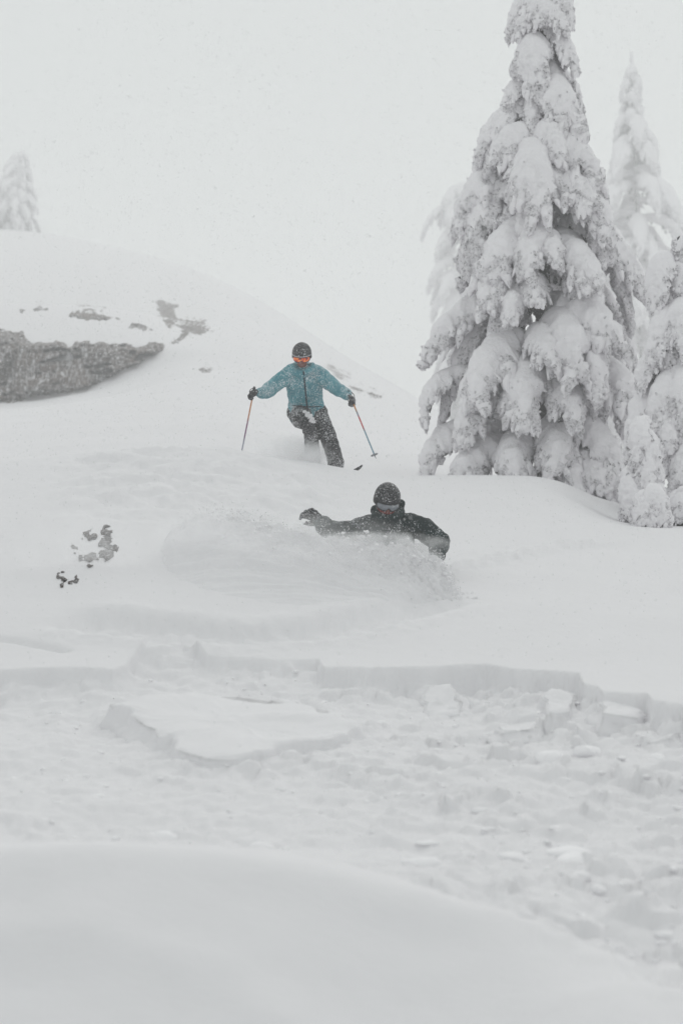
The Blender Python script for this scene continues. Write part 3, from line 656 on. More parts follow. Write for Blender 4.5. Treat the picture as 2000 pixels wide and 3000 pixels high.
def fir(name, label, px, base_py, apex_py, d, env, n_fill, heroes=(), seed=1, ns=32, nf=24, nblob=36, nfing=18, ncau=60, wmul=1.0, lean=0.0, trunk_r=0.13, group='snow-laden firs', steep=1.15, env_s=(1, 1), ragged=0.0):
    """env: list of (photo row, half width in px) of the crown outline"""
    base = at(px, base_py, d); apexz = at(px, apex_py, d)[2]; H = apexz - base[2]; sc = d / F
    base[2] = min(base[2], hz(base[0], base[1])) - 0.1; H = apexz - base[2]
    root = link(name, None, None, label, 'tree', group, loc=base)
    r = np.random.default_rng(seed)
    er = np.array([e[0] for e in env], float); ew = np.array([e[1] for e in env], float) * sc
    def R(z):                                                   # crown radius at world height z
        return np.interp(1500 - z / sc, er, ew)
    def axis(z): return np.array([base[0] + lean * (z - base[2]) / H, base[1], z])
    # trunk
    zs = np.linspace(0, H, 14); rr = trunk_r * (1 - zs / H) ** 0.8 + 0.02
    a = np.linspace(0, 2 * math.pi, 11)[:-1]
    V = np.concatenate([np.column_stack([lean * z / H + q * np.cos(a) * (1 + .1 * np.sin(3 * a + z)), q * np.sin(a), np.full(10, z)]) for z, q in zip(zs, rr)])
    link('trunk', mesh_np('trunk', V, grid_faces(14, 10, True), M['bark']), root)
    def add(P0, P1, P2, W, sd, rough=1.0, nb=None, hi=0, rime=0.12):
        me, nm = bough_mesh(P0, P1, P2, W, sd, ns + hi, nf + hi * 2 // 3, nb or nblob, nfing + hi // 3, max(1.0, 0.75 * wmul), rough=rough, rime=rime, ncau=ncau)
        b = link('bough', me, root, loc=P0 - base); link('needles', nm, b)
    k = seed * 1000
    for h in heroes:                                             # boughs set where the photograph shows them
        (rx, ry), (tx, ty), w = h[:3]; back = h[3] if len(h) > 3 else 0
        zr = (1500 - ry) * sc; zt = (1500 - ty) * sc
        xt = (tx - px) * sc; xr = (rx - px) * sc
        Rt = max(R(zt), abs(xt) + 0.02)
        yt = -math.sqrt(max(Rt ** 2 - xt ** 2, 0.02)) * (0.9 if not back else -0.3)
        yr = yt * 0.62 if not back else yt * 0.3
        ax = axis(zr)
        P0 = ax + np.array([xr * 0.25, yr * 0.15, -0.02]); P2 = np.array([base[0] + xt, base[1] + yt, zt])
        Pm = np.array([base[0] + xr, base[1] + yr, zr - 0.02]); P1 = 2 * Pm - 0.5 * (P0 + P2) + np.array([0, 0, 0.05]); P1 = 0.5 * P1 + 0.5 * np.array([Pm[0], Pm[1], zr + 0.05])
        k += 1; add(P0, P1, P2, w * sc * 1.05, k, nb=int(nblob * 1.4), hi=12, rime=0.06)
    for i in range(n_fill):
        f = (i + 0.5) / n_fill
        zt = base[2] + 0.02 * H + (H * 0.93) * f ** 1.12
        az = i * 2.39996 + r.uniform(-0.35, 0.35)
        Rt = R(zt) * r.uniform(0.78 - ragged, 0.98) * (1 if not heroes else 0.93) * (env_s[0] if math.cos(az) < 0 else env_s[1])
        zr = zt + steep * Rt * r.uniform(0.85, 1.2) + 0.10
        zr = min(zr, apexz - 0.06)
        if f > 0.72: Rt *= 0.75
        if heroes and math.sin(az) < -0.3: Rt *= 0.78             # leave the front to the boughs seen in the photograph
        A = axis(zr); At = axis(zt)
        P0 = A; P2 = At + np.array([math.cos(az) * Rt, math.sin(az) * Rt, 0])
        P1 = A + np.array([math.cos(az) * Rt * .75, math.sin(az) * Rt * .75, 0.02 + 0.12 * Rt])
        W = (0.17 + 0.28 * min(Rt, 1.25)) * r.uniform(0.8, 1.25) * wmul
        k += 1; add(P0, P1, P2, W, k, rough=1.25, rime=0.5 if heroes else 0.25)
    # leader
    A = axis(apexz - 0.05 * H)
    k += 1; add(axis(apexz), axis(apexz) + np.array([0.02, -0.03, 0.03]), axis(apexz - 0.07 * H) + np.array([0.05, -0.06, 0]), 0.16 * wmul + 0.05, k)
    return root

MAIN = [((1548, 130), (1552, 282), 92), ((1640, 115), (1683, 218), 66), ((1625, 262), (1672, 392), 118), ((1508, 240), (1470, 335), 56), ((1462, 325), (1388, 492), 74),
        ((1505, 392), (1425, 500), 100), ((1596, 378), (1628, 495), 74), ((1545, 455), (1558, 655), 128), ((1640, 400), (1745, 552), 112), ((1430, 488), (1326, 678), 112),
        ((1490, 560), (1345, 750), 120, 0.5), ((1640, 520), (1722, 625), 104), ((1500, 680), (1386, 835), 128), ((1555, 665), (1520, 830), 92), ((1660, 730), (1718, 868), 106),
        ((1735, 650), (1885, 845), 122), ((1545, 832), (1542, 908), 70), ((1495, 850), (1468, 966), 62), ((1365, 882), (1236, 1068), 112), ((1690, 890), (1796, 1045), 118),
        ((1636, 945), (1652, 1120), 118), ((1440, 1000), (1372, 1195), 118), ((1525, 1075), (1508, 1255), 112), ((1765, 1070), (1835, 1210), 116), ((1270, 1090), (1243, 1255), 66),
        ((1300, 1250), (1238, 1395), 96), ((1690, 1215), (1802, 1425), 118), ((1612, 1250), (1592, 1400), 100), ((1485, 1290), (1480, 1405), 104), ((1380, 1310), (1330, 1420), 120),
        ((1680, 560), (1790, 720), 104), ((1420, 930), (1330, 1100), 96, 0.5), ((1700, 1010), (1720, 1180), 96), ((1560, 980), (1590, 1080), 84), ((1590, 700), (1600, 800), 70),
        ((1560, 10), (1500, 120), 60), ((1610, 0), (1640, 105), 74), ((1580, -20), (1570, 90), 70), ((1535, -40), (1482, 128), 52), ((1640, -35), (1662, 100), 62), ((1455, 780), (1400, 930), 90), ((1630, 1120), (1650, 1250), 92), ((1400, 1150), (1330, 1300), 96), ((1745, 1285), (1792, 1450), 96), ((1690, 1330), (1735, 1440), 90), ((1770, 940), (1850, 1120), 100, 0.5), ((1640, 1345), (1655, 1480), 110), ((1715, 1370), (1765, 1510), 116), ((1775, 1390), (1815, 1510), 100)]
fir('fir_tree', 'tallest snow-laden fir, its top cut off by the frame', 1590, 1412, -190, 34.0,
    [(-190, 10), (-60, 80), (100, 110), (240, 112), (350, 135), (490, 200), (680, 262), (850, 300), (1065, 355), (1250, 360), (1420, 365)], 42, MAIN, seed=3)
fir('fir_tree', 'slim snow-laden fir half faded by falling snow behind the tallest fir', 1888, 1420, 150, 225.0,
    [(150, 12), (250, 36), (390, 50), (400, 85), (540, 135), (700, 180), (900, 220), (1400, 250)], 84, seed=5, ns=20, nf=16, nblob=14, nfing=12, ncau=20, wmul=3.7, lean=-1.4, ragged=0.10, steep=0.9)
fir('fir_tree', 'pale ghostly fir showing only branch ends past the tallest fir', 1355, 1420, 540, 260.0,
    [(540, 14), (610, 125), (710, 178), (760, 130), (880, 160), (1000, 120), (1400, 90)], 84, seed=7, ns=20, nf=16, nblob=14, nfing=12, ncau=20, wmul=3.0, ragged=0.15, steep=0.7)
fir('fir_tree', 'thickly plastered fir cut by the frame edge beside the tallest fir', 1992, 1530, 690, 30.5,
    [(690, 12), (800, 55), (950, 100), (1100, 140), (1300, 165), (1530, 180)], 34,
    [((1920, 765), (1915, 920), 84), ((1940, 920), (1890, 1070), 84), ((1985, 900), (1985, 1040), 90), ((1900, 1030), (1862, 1150), 66), ((1940, 1110), (1895, 1260), 92), ((1985, 1090), (1990, 1240), 90), ((1960, 1190), (1925, 1330), 90), ((1880, 1150), (1830, 1330), 90), ((1990, 1290), (1975, 1420), 90)], seed=9)
fir('fir_sapling', 'young fir bent under snow in front of the plastered fir', 1880, 1540, 1228, 28.0,
    [(1228, 20), (1300, 42), (1400, 62), (1540, 78)], 12,
    [((1868, 1240), (1858, 1370), 62), ((1890, 1260), (1935, 1440), 56), ((1835, 1400), (1830, 1520), 66), ((1885, 1330), (1890, 1450), 60), ((1910, 1400), (1940, 1520), 56)], seed=11, nblob=46, trunk_r=0.05, group='fir saplings')
fir('fir_sapling', 'smallest fir sapling, a low snow-capped dome', 1900, 1545, 1432, 26.6,
    [(1432, 14), (1480, 45), (1545, 66)], 9,
    [((1915, 1436), (1900, 1530), 60), ((1890, 1460), (1850, 1535), 58), ((1925, 1450), (1945, 1540), 54)], seed=13, nblob=46, trunk_r=0.04, group='fir saplings')
fir('fir_sapling', 'round snow-capped sapling at the frame edge by the plastered fir', 1990, 1512, 1440, 28.0,
    [(1440, 18), (1470, 34), (1512, 46)], 7, seed=15, nblob=24, trunk_r=0.04, group='fir saplings')
fir('fir_tree', 'lone faint fir on the crest of the hill above the rock face', 15, 700, 440, 290.0,
    [(440, 14), (500, 60), (580, 85), (700, 122)], 88, seed=17, ns=14, nf=12, nblob=8, nfing=12, ncau=12, wmul=2.4, lean=2.2, ragged=0.30, steep=0.55)

# ------------------------------------------------------------------ people
def tube(pts, rad, nseg=14, flat=None, caps=True):
    """swept limb through points with radii (scalar or (rx, ry)); rounded ends. flat: side axis for rx"""
    P = [np.asarray(p, float) for p in pts]; R = [(r, r) if np.isscalar(r) else r for r in rad]
    if caps:                                                     # hemispherical ends
        for e in (0, -1):
            nb = P[1] if e == 0 else P[-2]
            ax = P[e] - nb; ax /= np.linalg.norm(ax); r0 = R[e]; rm = min(r0)
            ex = [(P[e] + ax * rm * math.sin(t), (r0[0] * math.cos(t), r0[1] * math.cos(t))) for t in (0.5, 1.0, 1.4)]
            if e == 0: P = [p for p, _ in ex[::-1]] + P; R = [q for _, q in ex[::-1]] + R
            else: P = P + [p for p, _ in ex]; R = R + [q for _, q in ex]
    P = np.array(P); n = len(P)
    T = np.gradient(P, axis=0); T /= np.linalg.norm(T, axis=1)[:, None]
    ref = np.array(flat if flat is not None else (0.3, 1.0, 0.2), float)
    a = np.linspace(0, 2 * math.pi, nseg, endpoint=False); V = []
    for i in range(n):
        if flat is not None: u = ref - T[i] * (ref @ T[i]); u /= np.linalg.norm(u); v = np.cross(T[i], u)
        else: v = np.cross(T[i], ref); v /= np.linalg.norm(v); u = np.cross(v, T[i])
        V.append(P[i] + np.cos(a)[:, None] * u * R[i][0] + np.sin(a)[:, None] * v * R[i][1])
    V = np.concatenate(V); Fq = grid_faces(n, nseg, True)
    c0, c1 = len(V), len(V) + 1; V = np.vstack([V, P[:1], P[-1:]])
    T3 = [(c0, (k + 1) % nseg, k) for k in range(nseg)] + [(c1, (n - 1) * nseg + k, (n - 1) * nseg + (k + 1) % nseg) for k in range(nseg)]
    return V, Fq, np.array(T3)
def ell(c, r, rot=None):
    V = ICO3_V * np.array(r, float)
    if rot is not None: V = V @ np.array(rot.to_3x3()).T
    return V + np.asarray(c, float), np.zeros((0, 4), int), ICO3_F
def join(parts):
    Vs, Qs, Ts, o = [], [], [], 0
    for V, Q, T in parts:
        Vs.append(V); Qs.append(np.asarray(Q).reshape(-1, 4) + o); Ts.append(np.asarray(T).reshape(-1, 3) + o); o += len(V)
    return np.vstack(Vs), np.vstack(Qs), np.vstack(Ts)
def fuse(name, parts, mat, voxel=0.014, smooth=6, wr=0.0, wscale=0.09, seed=0.0, parent=None, origin=(0, 0, 0), sfac=0.5):
    """one continuous surface grown over overlapping shapes, with cloth folds"""
    V, Q, T = join(parts); V = V - np.asarray(origin, float)
    me = mesh_np(name + '_src', V, Q, mat, tris=T)
    o = bpy.data.objects.new('tmp', me); COL.objects.link(o)
    m = o.modifiers.new('r', 'REMESH'); m.mode = 'VOXEL'; m.voxel_size = voxel
    if smooth: k = o.modifiers.new('s', 'SMOOTH'); k.factor = sfac; k.iterations = smooth
    dg = bpy.context.evaluated_depsgraph_get(); dg.update()
    res = bpy.data.meshes.new_from_object(o.evaluated_get(dg)); res.name = name
    bpy.data.objects.remove(o); bpy.data.meshes.remove(me)
    n = len(res.vertices)
    if wr > 0 and n:
        co = np.empty(n * 3, np.float32); res.vertices.foreach_get('co', co); co = co.reshape(-1, 3).astype(float)
        no = np.empty(n * 3, np.float32); res.vertices.foreach_get('normal', no); no = no.reshape(-1, 3)
        w = 1 - 2 * np.abs(noise(co * np.array([1, 1, 0.75]) / wscale + seed)); w2 = noise(co / (wscale * 0.45) + seed + 5)
        co = co + no * (wr * (0.7 * w + 0.4 * w2))[:, None]
        res.vertices.foreach_set('co', co.astype(np.float32).ravel())
    res.materials.clear(); res.materials.append(mat)
    res.polygons.foreach_set('use_smooth', np.ones(len(res.polygons), bool)); res.update()
    return link(name, res, parent)

def helmet_mesh(R=(0.120, 0.147, 0.138), c=(0, 0.012, 0.035)):
    """shell with a face opening; local frame: x to the picture's side, -y out of the face, z up"""
    na, ne = 40, 22; V = []
    az = np.linspace(0, 2 * math.pi, na, endpoint=False)
    front = np.clip((-np.sin(az) - 0.15) / 0.5, 0, 1)            # 1 over the face
    front = front * front * (3 - 2 * front)
    zmin = -0.62 + front * (0.62 + 0.02)                         # lower limit as a share of the height radius
    for sc in (1.0, 0.90):
        for k in range(ne):
            f = k / (ne - 1)
            th = np.arccos(np.clip(1 - f * (1 - zmin), -1, 1)) if sc == 1.0 else np.arccos(np.clip(1 - (1 - f) * (1 - zmin), -1, 1))
            x = np.sin(th) * np.cos(az); y = np.sin(th) * np.sin(az); z = np.cos(th)
            sq = 1 + 0.03 * np.cos(4 * az) * np.sin(th)
            lip = 1 + (0.03 if sc == 1.0 else 0) * sstep(0.9, 1.0, np.full(na, f))
            V.append(np.column_stack([c[0] + R[0] * sc * x * sq * lip, c[1] + R[1] * sc * y * sq * lip, c[2] + R[2] * sc * z]))
    V = np.concatenate(V)
    return V, grid_faces(2 * ne, na, True), np.zeros((0, 3), int)
def band(rx, ry, az0, az1, zlo, zhi, th, na=26, nz=8, c=(0, 0, 0), bow=0.0):
    """curved shell in front of the face; zlo/zhi functions of -1..1"""
    u = np.linspace(-1, 1, na); V = []
    a = math.radians(az0) + (u + 1) / 2 * math.radians(az1 - az0)
    for s, o in ((0, 0.0), (1, th)):
        for k in range(nz):
            f = k / (nz - 1); f = f if s == 0 else 1 - f
            z = zlo(u) + (zhi(u) - zlo(u)) * f; b = bow * (1 - (2 * f - 1) ** 2)
            V.append(np.column_stack([c[0] + (rx + o * 0 + (th if s == 0 else 0) + b) * np.sin(a), c[1] - (ry + (th if s == 0 else 0) + b) * np.cos(a), c[2] + z]))
    V = np.concatenate(V); n = 2 * nz
    Fq = np.vstack([grid_faces(n, na), np.stack([(n - 1) * na + np.arange(na - 1), (n - 1) * na + np.arange(1, na), np.arange(1, na), np.arange(na - 1)], -1)])
    return V, Fq, np.zeros((0, 3), int)
def local(part, Mx, s=1.0):
    V, Q, T = part; Mx = np.array(Mx)
    return (V * s) @ Mx[:3, :3].T + Mx[:3, 3], Q, T
def addp(name, part, mat, parent, origin):
    V, Q, T = part
    return link(name, mesh_np(name, V - np.asarray(origin), Q, mat, tris=T), parent)
def head_gear(root, origin, pos, rot, s, lens, helmet_m, rim='rim'):
    Mx = Matrix.Translation(Vector(pos)) @ rot.to_matrix().to_4x4()
    hm = addp('helmet', local(helmet_mesh(), Mx, s), helmet_m, root, origin)
    rimz = lambda u: 0.034 + 0.0 * u
    addp('helmet_rim', local(band(0.113, 0.137, -78, 78, lambda u: 0.034 - 0.006 * u ** 2, lambda u: 0.042 - 0.006 * u ** 2, 0.010, nz=3), Mx, s), M[rim], hm, origin)
    g = addp('goggles', local(band(0.092, 0.112, -80, 80, lambda u: -0.052 + 0.03 * np.exp(-(u / 0.12) ** 2) + 0.012 * u ** 2, lambda u: 0.034 - 0.008 * u ** 2, 0.016, nz=7), Mx, s), M['frame'], root, origin)
    addp('lens', local(band(0.100, 0.121, -60, 60, lambda u: -0.041 + 0.028 * np.exp(-(u / 0.18) ** 2) + 0.012 * u ** 2, lambda u: 0.020 - 0.010 * u ** 2, 0.013, nz=9, bow=0.006), Mx, s), lens, g, origin)
    addp('strap', local(band(0.119, 0.146, 70, 290, lambda u: -0.018 + 0 * u, lambda u: 0.018 + 0 * u, 0.006, nz=3, na=30, c=(0, 0.012, 0)), Mx, s), M['frame'], g, origin)
    return Mx
def head_shapes(Mx, s):
    R3 = Mx.to_3x3().to_4x4()
    P = lambda x, y, z: np.array(Mx @ Vector((x * s, y * s, z * s)))
    return [ell(P(0, 0.0, 0.02), (0.076 * s, 0.096 * s, 0.105 * s), R3), ell(P(0, -0.035, -0.055), (0.058 * s, 0.062 * s, 0.062 * s), R3),
            ell(P(0, -0.078, -0.09), (0.024 * s, 0.022 * s, 0.02 * s), R3), tube([P(0, -0.092, 0.0), P(0, -0.118, -0.045)], [0.010 * s, 0.016 * s]),
            ell(P(0.077, 0.005, -0.01), (0.01 * s, 0.02 * s, 0.032 * s), R3), ell(P(-0.077, 0.005, -0.01), (0.01 * s, 0.02 * s, 0.032 * s), R3)]
def hand(wrist, direc, palm_n, side, s=1.0, curl=0.9, spread=0.12, thumb_curl=0.5):
    """gloved hand: palm, four fingers of unequal length bent at the knuckles, thumb from the side of the palm"""
    w = np.asarray(wrist, float); f = np.asarray(direc, float); f /= np.linalg.norm(f)
    n = np.asarray(palm_n, float); n = n - f * (n @ f); n /= np.linalg.norm(n); u = np.cross(f, n) * side
    L = 0.095 * s; parts = [tube([w - f * 0.02 * s, w + f * L * 0.5, w + f * L], [(0.036 * s, 0.024 * s), (0.048 * s, 0.024 * s), (0.048 * s, 0.021 * s)], flat=u)]
    for k, (off, ln) in enumerate([(-0.036, 0.062), (-0.012, 0.074), (0.012, 0.070), (0.036, 0.054)]):
        b = w + f * (L - 0.008 * s) + u * off * s
        d = f * math.cos(spread * (k - 1.5)) + u * math.sin(spread * (k - 1.5)); p = [b]; ang = 0
        for j, q in enumerate((0.5, 0.32, 0.24)):
            ang += curl * (0.9 if j else 0.55)
            p.append(p[-1] + (d * math.cos(ang) + n * math.sin(ang)) * ln * q * 1.35 * s)
        parts.append(tube(p, [0.0155 * s, 0.015 * s, 0.014 * s, 0.012 * s], 10))
    b = w + f * 0.03 * s - u * 0.035 * s; d = f * 0.62 - u * 0.7 + n * 0.25; d /= np.linalg.norm(d)
    d2 = f * math.cos(thumb_curl) * 0.8 - u * 0.25 + n * math.sin(thumb_curl) * 0.9; d2 /= np.linalg.norm(d2)
    parts.append(tube([b, b + d * 0.045 * s, b + d * 0.045 * s + d2 * 0.045 * s], [0.019 * s, 0.017 * s, 0.013 * s], 10))
    return parts

# ---- skier in the teal jacket
DS = 28.4
def S(px, py, dy=0.0): return at(px, py, DS + dy)
org = S(930, 1375); org[2] = hz(org[0], org[1]) - 0.05
skier = link('person', None, None, 'skier in teal jacket, helmet and orange goggles carving toward the camera', 'person', loc=org)
hp = S(884, 1043, -0.42); Mh = Matrix.Translation(Vector(hp)) @ Euler((math.radians(24), 0, math.radians(-2))).to_matrix().to_4x4()
head_gear(skier, org, hp, Euler((math.radians(24), 0, math.radians(-2))), 1.0, M['lens_orange'], M['helmet'])
shL, shR = S(846, 1097, -0.28), S(930, 1094, -0.28); elL, elR = S(797, 1134, -0.34), S(978, 1134, -0.34); wrL, wrR = S(765, 1150, -0.50), S(1016, 1156, -0.50)
fuse('body', head_shapes(Mh, 1.0) + [tube([hp + np.array([0, 0.05, -0.06]), S(887, 1094, -0.27), S(893, 1140, -0.16), S(897, 1195, 0)], [0.055, 0.10, 0.13, 0.12]),
     tube([shL, elL, wrL], [0.05, 0.04, 0.03]), tube([shR, elR, wrR], [0.05, 0.04, 0.03]),
     tube([S(885, 1207, 0), S(885, 1228, -0.36), S(908, 1264, -0.22), S(914, 1312, -0.05), S(917, 1360, 0.02)], [0.08, 0.055, 0.045, 0.045, 0.04]), tube([S(922, 1205, 0), S(958, 1275, -0.12), S(986, 1368, -0.02)], [0.08, 0.06, 0.045])],
     M['skin'], 0.016, 3, parent=skier, origin=org)
V = local(tube([(-0.022, -0.094, -0.066), (0, -0.099, -0.067), (0.022, -0.094, -0.066)], [0.005, 0.008, 0.005], 8), Mh)
addp('mouth', V, M['lips'], skier, org)
X = (1, 0, 0)
jk = [tube([S(899, 1216, 0.02), S(897, 1192, -0.02), S(894, 1160, -0.12), S(891, 1125, -0.22), S(888, 1098, -0.28), S(886, 1085, -0.30)],
           [(0.232, 0.165), (0.226, 0.16), (0.218, 0.15), (0.226, 0.155), (0.195, 0.135), (0.12, 0.10)], 24, X),
      tube([S(857, 1090, -0.28), elL, S(783, 1148, -0.42), wrL], [0.104, 0.094, 0.090, 0.070]), tube([S(919, 1089, -0.28), S(950, 1108, -0.30), elR, wrR], [0.102, 0.098, 0.088, 0.066]),
      tube([S(858, 1074, -0.34), S(868, 1091, -0.42), S(888, 1096, -0.45), S(904, 1089, -0.42), S(916, 1071, -0.34)], [0.042, 0.050, 0.046, 0.050, 0.044]),
      tube([S(856, 1076, -0.24), S(885, 1066, -0.10), S(914, 1074, -0.24)], [0.042, 0.06, 0.042])]
jacket = fuse('jacket', jk, M['teal'], 0.013, 4, 0.015, 0.13, 2.0, skier, org)
def front_strip(name, pts, w, mat, parent, origin):
    V = [];
    for p in pts: V += [p + np.array([-w, 0, 0]), p + np.array([-w * .3, -0.008, 0]), p + np.array([w * .3, -0.008, 0]), p + np.array([w, 0, 0])]
    Fq = grid_faces(len(pts), 4); return addp(name, (np.array(V), Fq, np.zeros((0, 3), int)), mat, parent, origin)
def proj_front(o, pts, origin, lift=0.004):
    """drop points along +y onto a mesh"""
    res = []
    for p in pts:
        ok, loc, nn, i = o.ray_cast(Vector(np.asarray(p) - origin) + Vector((0, -1.2, 0)), Vector((0, 1, 0)))
        res.append((np.array(loc) + origin + np.array([0, -lift, 0])) if ok else np.asarray(p))
    return res
bpy.context.view_layer.update()
zp = proj_front(jacket, [S(px, py) for px, py in zip(np.linspace(890, 901, 15), np.linspace(1088, 1204, 15))], org)
front_strip('zip', zp, 0.010, M['teal_dark'], jacket, org)
hem = proj_front(jacket, [S(px, 1192 + 2 * math.sin(px * .05)) for px in np.linspace(858, 942, 16)], org)
addp('hem_seam', tube(hem, [0.006] * len(hem), 6), M['teal_dark'], jacket, org)
fuse('trousers', [tube([S(868, 1207, 0.02), S(930, 1205, 0.02)], [0.125, 0.125]),
     tube([S(886, 1208, -0.02), S(879, 1222, -0.24), S(886, 1229, -0.42)], [0.14, 0.138, 0.122]), tube([S(897, 1238, -0.36), S(910, 1268, -0.22), S(914, 1312, -0.05), S(917, 1350, 0.02)], [0.088, 0.085, 0.094, 0.10]),
     tube([S(924, 1208, 0.0), S(946, 1246, -0.08), S(962, 1285, -0.14), S(975, 1322, -0.08), S(984, 1362, 0.0)], [0.135, 0.118, 0.106, 0.098, 0.104])],
     M['charcoal'], 0.012, 4, 0.012, 0.13, 4.0, skier, org)
pn = [S(px, py, -0.53) for px, py in [(892, 1206), (900, 1211), (908, 1218), (914, 1226), (906, 1222), (899, 1217), (911, 1232), (916, 1235)]]
V, T = blobs(np.array(pn) + np.array([0, 0.03, 0]), np.array([[0.032, 0.06, 0.022]] * len(pn)), ICO2_V, ICO2_F, 0.3)
addp('stuck_snow', (V, np.zeros((0, 4), int), T), M['snow'], skier, org)
for i, (px, py, dy) in enumerate([(918, 1366, 0.0), (988, 1370, -0.02)]):
    fuse('boot', [tube([S(px, py - 14, dy), S(px + 1, py + 4, dy)], [0.075, 0.07]), tube([S(px, py + 8, dy + 0.08), S(px + 4, py + 12, dy - 0.16)], [0.055, 0.05])], M['frame'], 0.012, 3, parent=skier, origin=org)
gl = []
for (wr, px, py, sd, pole_top) in ((wrL, 745, 1150, 1, None), (wrR, 1026, 1164, -1, None)):
    c = S(px, py, -0.53); dr = c - wr
    fuse('glove', [tube([wr - dr * 0.05, wr + dr * 0.3], [0.055, 0.048])] + hand(wr + dr * 0.1, dr, (0.15 * sd, -0.2, -0.95) if sd > 0 else (-0.5, -0.25, -0.8), sd, 1.22, 1.25, 0.02, 1.0), M['glove'], 0.0075, 3, 0.003, 0.03, 1.0, skier, org)
def pole(label, grip, tip, mat, basket=True, group='ski poles'):
    g, t = np.asarray(grip), np.asarray(tip)
    ax = Vector(t - g); L = ax.length; rot = Vector((0, 0, -1)).rotation_difference(ax.normalized())
    root = link('ski_pole', None, None, label, 'ski pole', group, loc=g); root.rotation_mode = 'QUATERNION'; root.rotation_quaternion = rot
    z = np.array([0, 0, 1.0])
    def pt(name, pts, rad, m, n=12): return addp(name, tube(pts, rad, n), m, root, (0, 0, 0))
    pt('shaft', [-z * 0.03, -z * (L - 0.06)], [0.0098, 0.0082], mat)
    pt('grip', [z * 0.09, z * 0.03, -z * 0.05], [0.018, 0.015, 0.017], M['frame'])
    pt('tip', [-z * (L - 0.07), -z * L], [0.008, 0.003], M['metal'])
    if basket:
        a = np.linspace(0, 2 * math.pi, 25); ring = [np.array([0.042 * math.cos(t_), 0.042 * math.sin(t_), -(L - 0.055)]) for t_ in a]
        b = addp('basket', tube(ring, [0.006] * 25, 8, caps=False), M['metal'], root, (0, 0, 0))
        for k in range(4):
            e = np.array([0.042 * math.cos(k * 1.571), 0.042 * math.sin(k * 1.571), -(L - 0.055)]); addp('spoke', tube([np.array([0, 0, -(L - 0.06)]), e], [0.005, 0.004], 6), M['metal'], b, (0, 0, 0))
    a = np.linspace(0, 2 * math.pi, 17); loop = [np.array([0.05 * math.sin(t_), 0.03 * (1 - math.cos(t_)), 0.08 - 0.055 * (1 - math.cos(t_))]) for t_ in a]
    addp('strap', tube(loop, [0.005] * 17, 6, caps=False), M['frame'], root, (0, 0, 0))
    return root
pole('orange and purple ski pole sinking into the powder', S(741, 1156, -0.56), S(704, 1345, -0.30), M['pole_a'])
pole('red and blue ski pole with its basket clear of the snow', S(1028, 1166, -0.56), S(1101, 1344, -0.72), M['pole_b'])
def ski(label, tail, tip, w=0.058, up=0.16):
    a, b = np.asarray(tail, float), np.asarray(tip, float); ax = b - a; L = np.linalg.norm(ax); f = ax / L
    u = np.cross(f, (0, 0, 1)); u /= np.linalg.norm(u); n = np.cross(u, f); V = []
    ss = np.linspace(0, 1, 40)
    for s in ss:
        k = max(0, (s - 0.86) / 0.14); wd = w * (1.0 - 0.22 * math.sin(math.pi * min(s / 0.86, 1))) * math.sqrt(max(1 - max(0, (s - 0.93) / 0.07) ** 2.2, 0.02)) * (1.12 if 0.8 < s < 0.96 else 1)
        c = a + f * L * s + n * (up * k ** 2); th = 0.012
        V += [c - u * wd, c - u * wd + n * th, c + u * wd + n * th, c + u * wd]
    V = np.array(V); Fq = np.vstack([grid_faces(40, 4, True), [[0, 1, 2, 3]], [[159, 158, 157, 156]]])
    o = link('ski', mesh_np('ski', V - a, Fq, M['ski'], smooth=False), None, label, 'ski', loc=a)
    return o
ski('dark ski under the skier with its tip poking out of the snow', S(760, 1440, 0.35), S(1063, 1378, -0.55), w=0.045, up=0.06)

# ---- snowboarder in black
DB = 20.0
def Bd(px, py, dy=0.0): return at(px, py, DB + dy)
org2 = Bd(1135, 1720); org2[2] = hz(org2[0], org2[1]) - 0.3
rider = link('person', None, None, 'snowboarder in black jacket sunk chest deep in flying powder', 'person', loc=org2)
hp2 = Bd(1133, 1468, -0.28); eu = Euler((math.radians(26), math.radians(4), math.radians(10)))
Mh2 = head_gear(rider, org2, hp2, eu, 0.96, M['lens_sky_grey'], M['helmet'], 'frame')
sL, sR = Bd(1062, 1543, -0.05), Bd(1205, 1535, -0.12); eL, eR = Bd(990, 1562, -0.15), Bd(1287, 1590, -0.22); wL, wR = Bd(944, 1532, -0.28), Bd(1283, 1622, -0.42)
fuse('body', head_shapes(Mh2, 0.96) + [tube([hp2 + np.array([0, 0.05, -0.06]), Bd(1132, 1530, -0.1), Bd(1135, 1600, 0.02), Bd(1140, 1690, 0.12)], [0.055, 0.10, 0.12, 0.12]),
     tube([sL, eL, wL], [0.05, 0.042, 0.03]), tube([sR, eR, wR], [0.05, 0.042, 0.03]), tube([Bd(1120, 1700, 0.12), Bd(1060, 1740, -0.2), Bd(1080, 1830, 0.1)], [0.08, 0.06, 0.045]), tube([Bd(1165, 1700, 0.12), Bd(1220, 1740, -0.2), Bd(1210, 1830, 0.1)], [0.08, 0.06, 0.045])],
     M['skin'], 0.016, 3, parent=rider, origin=org2)
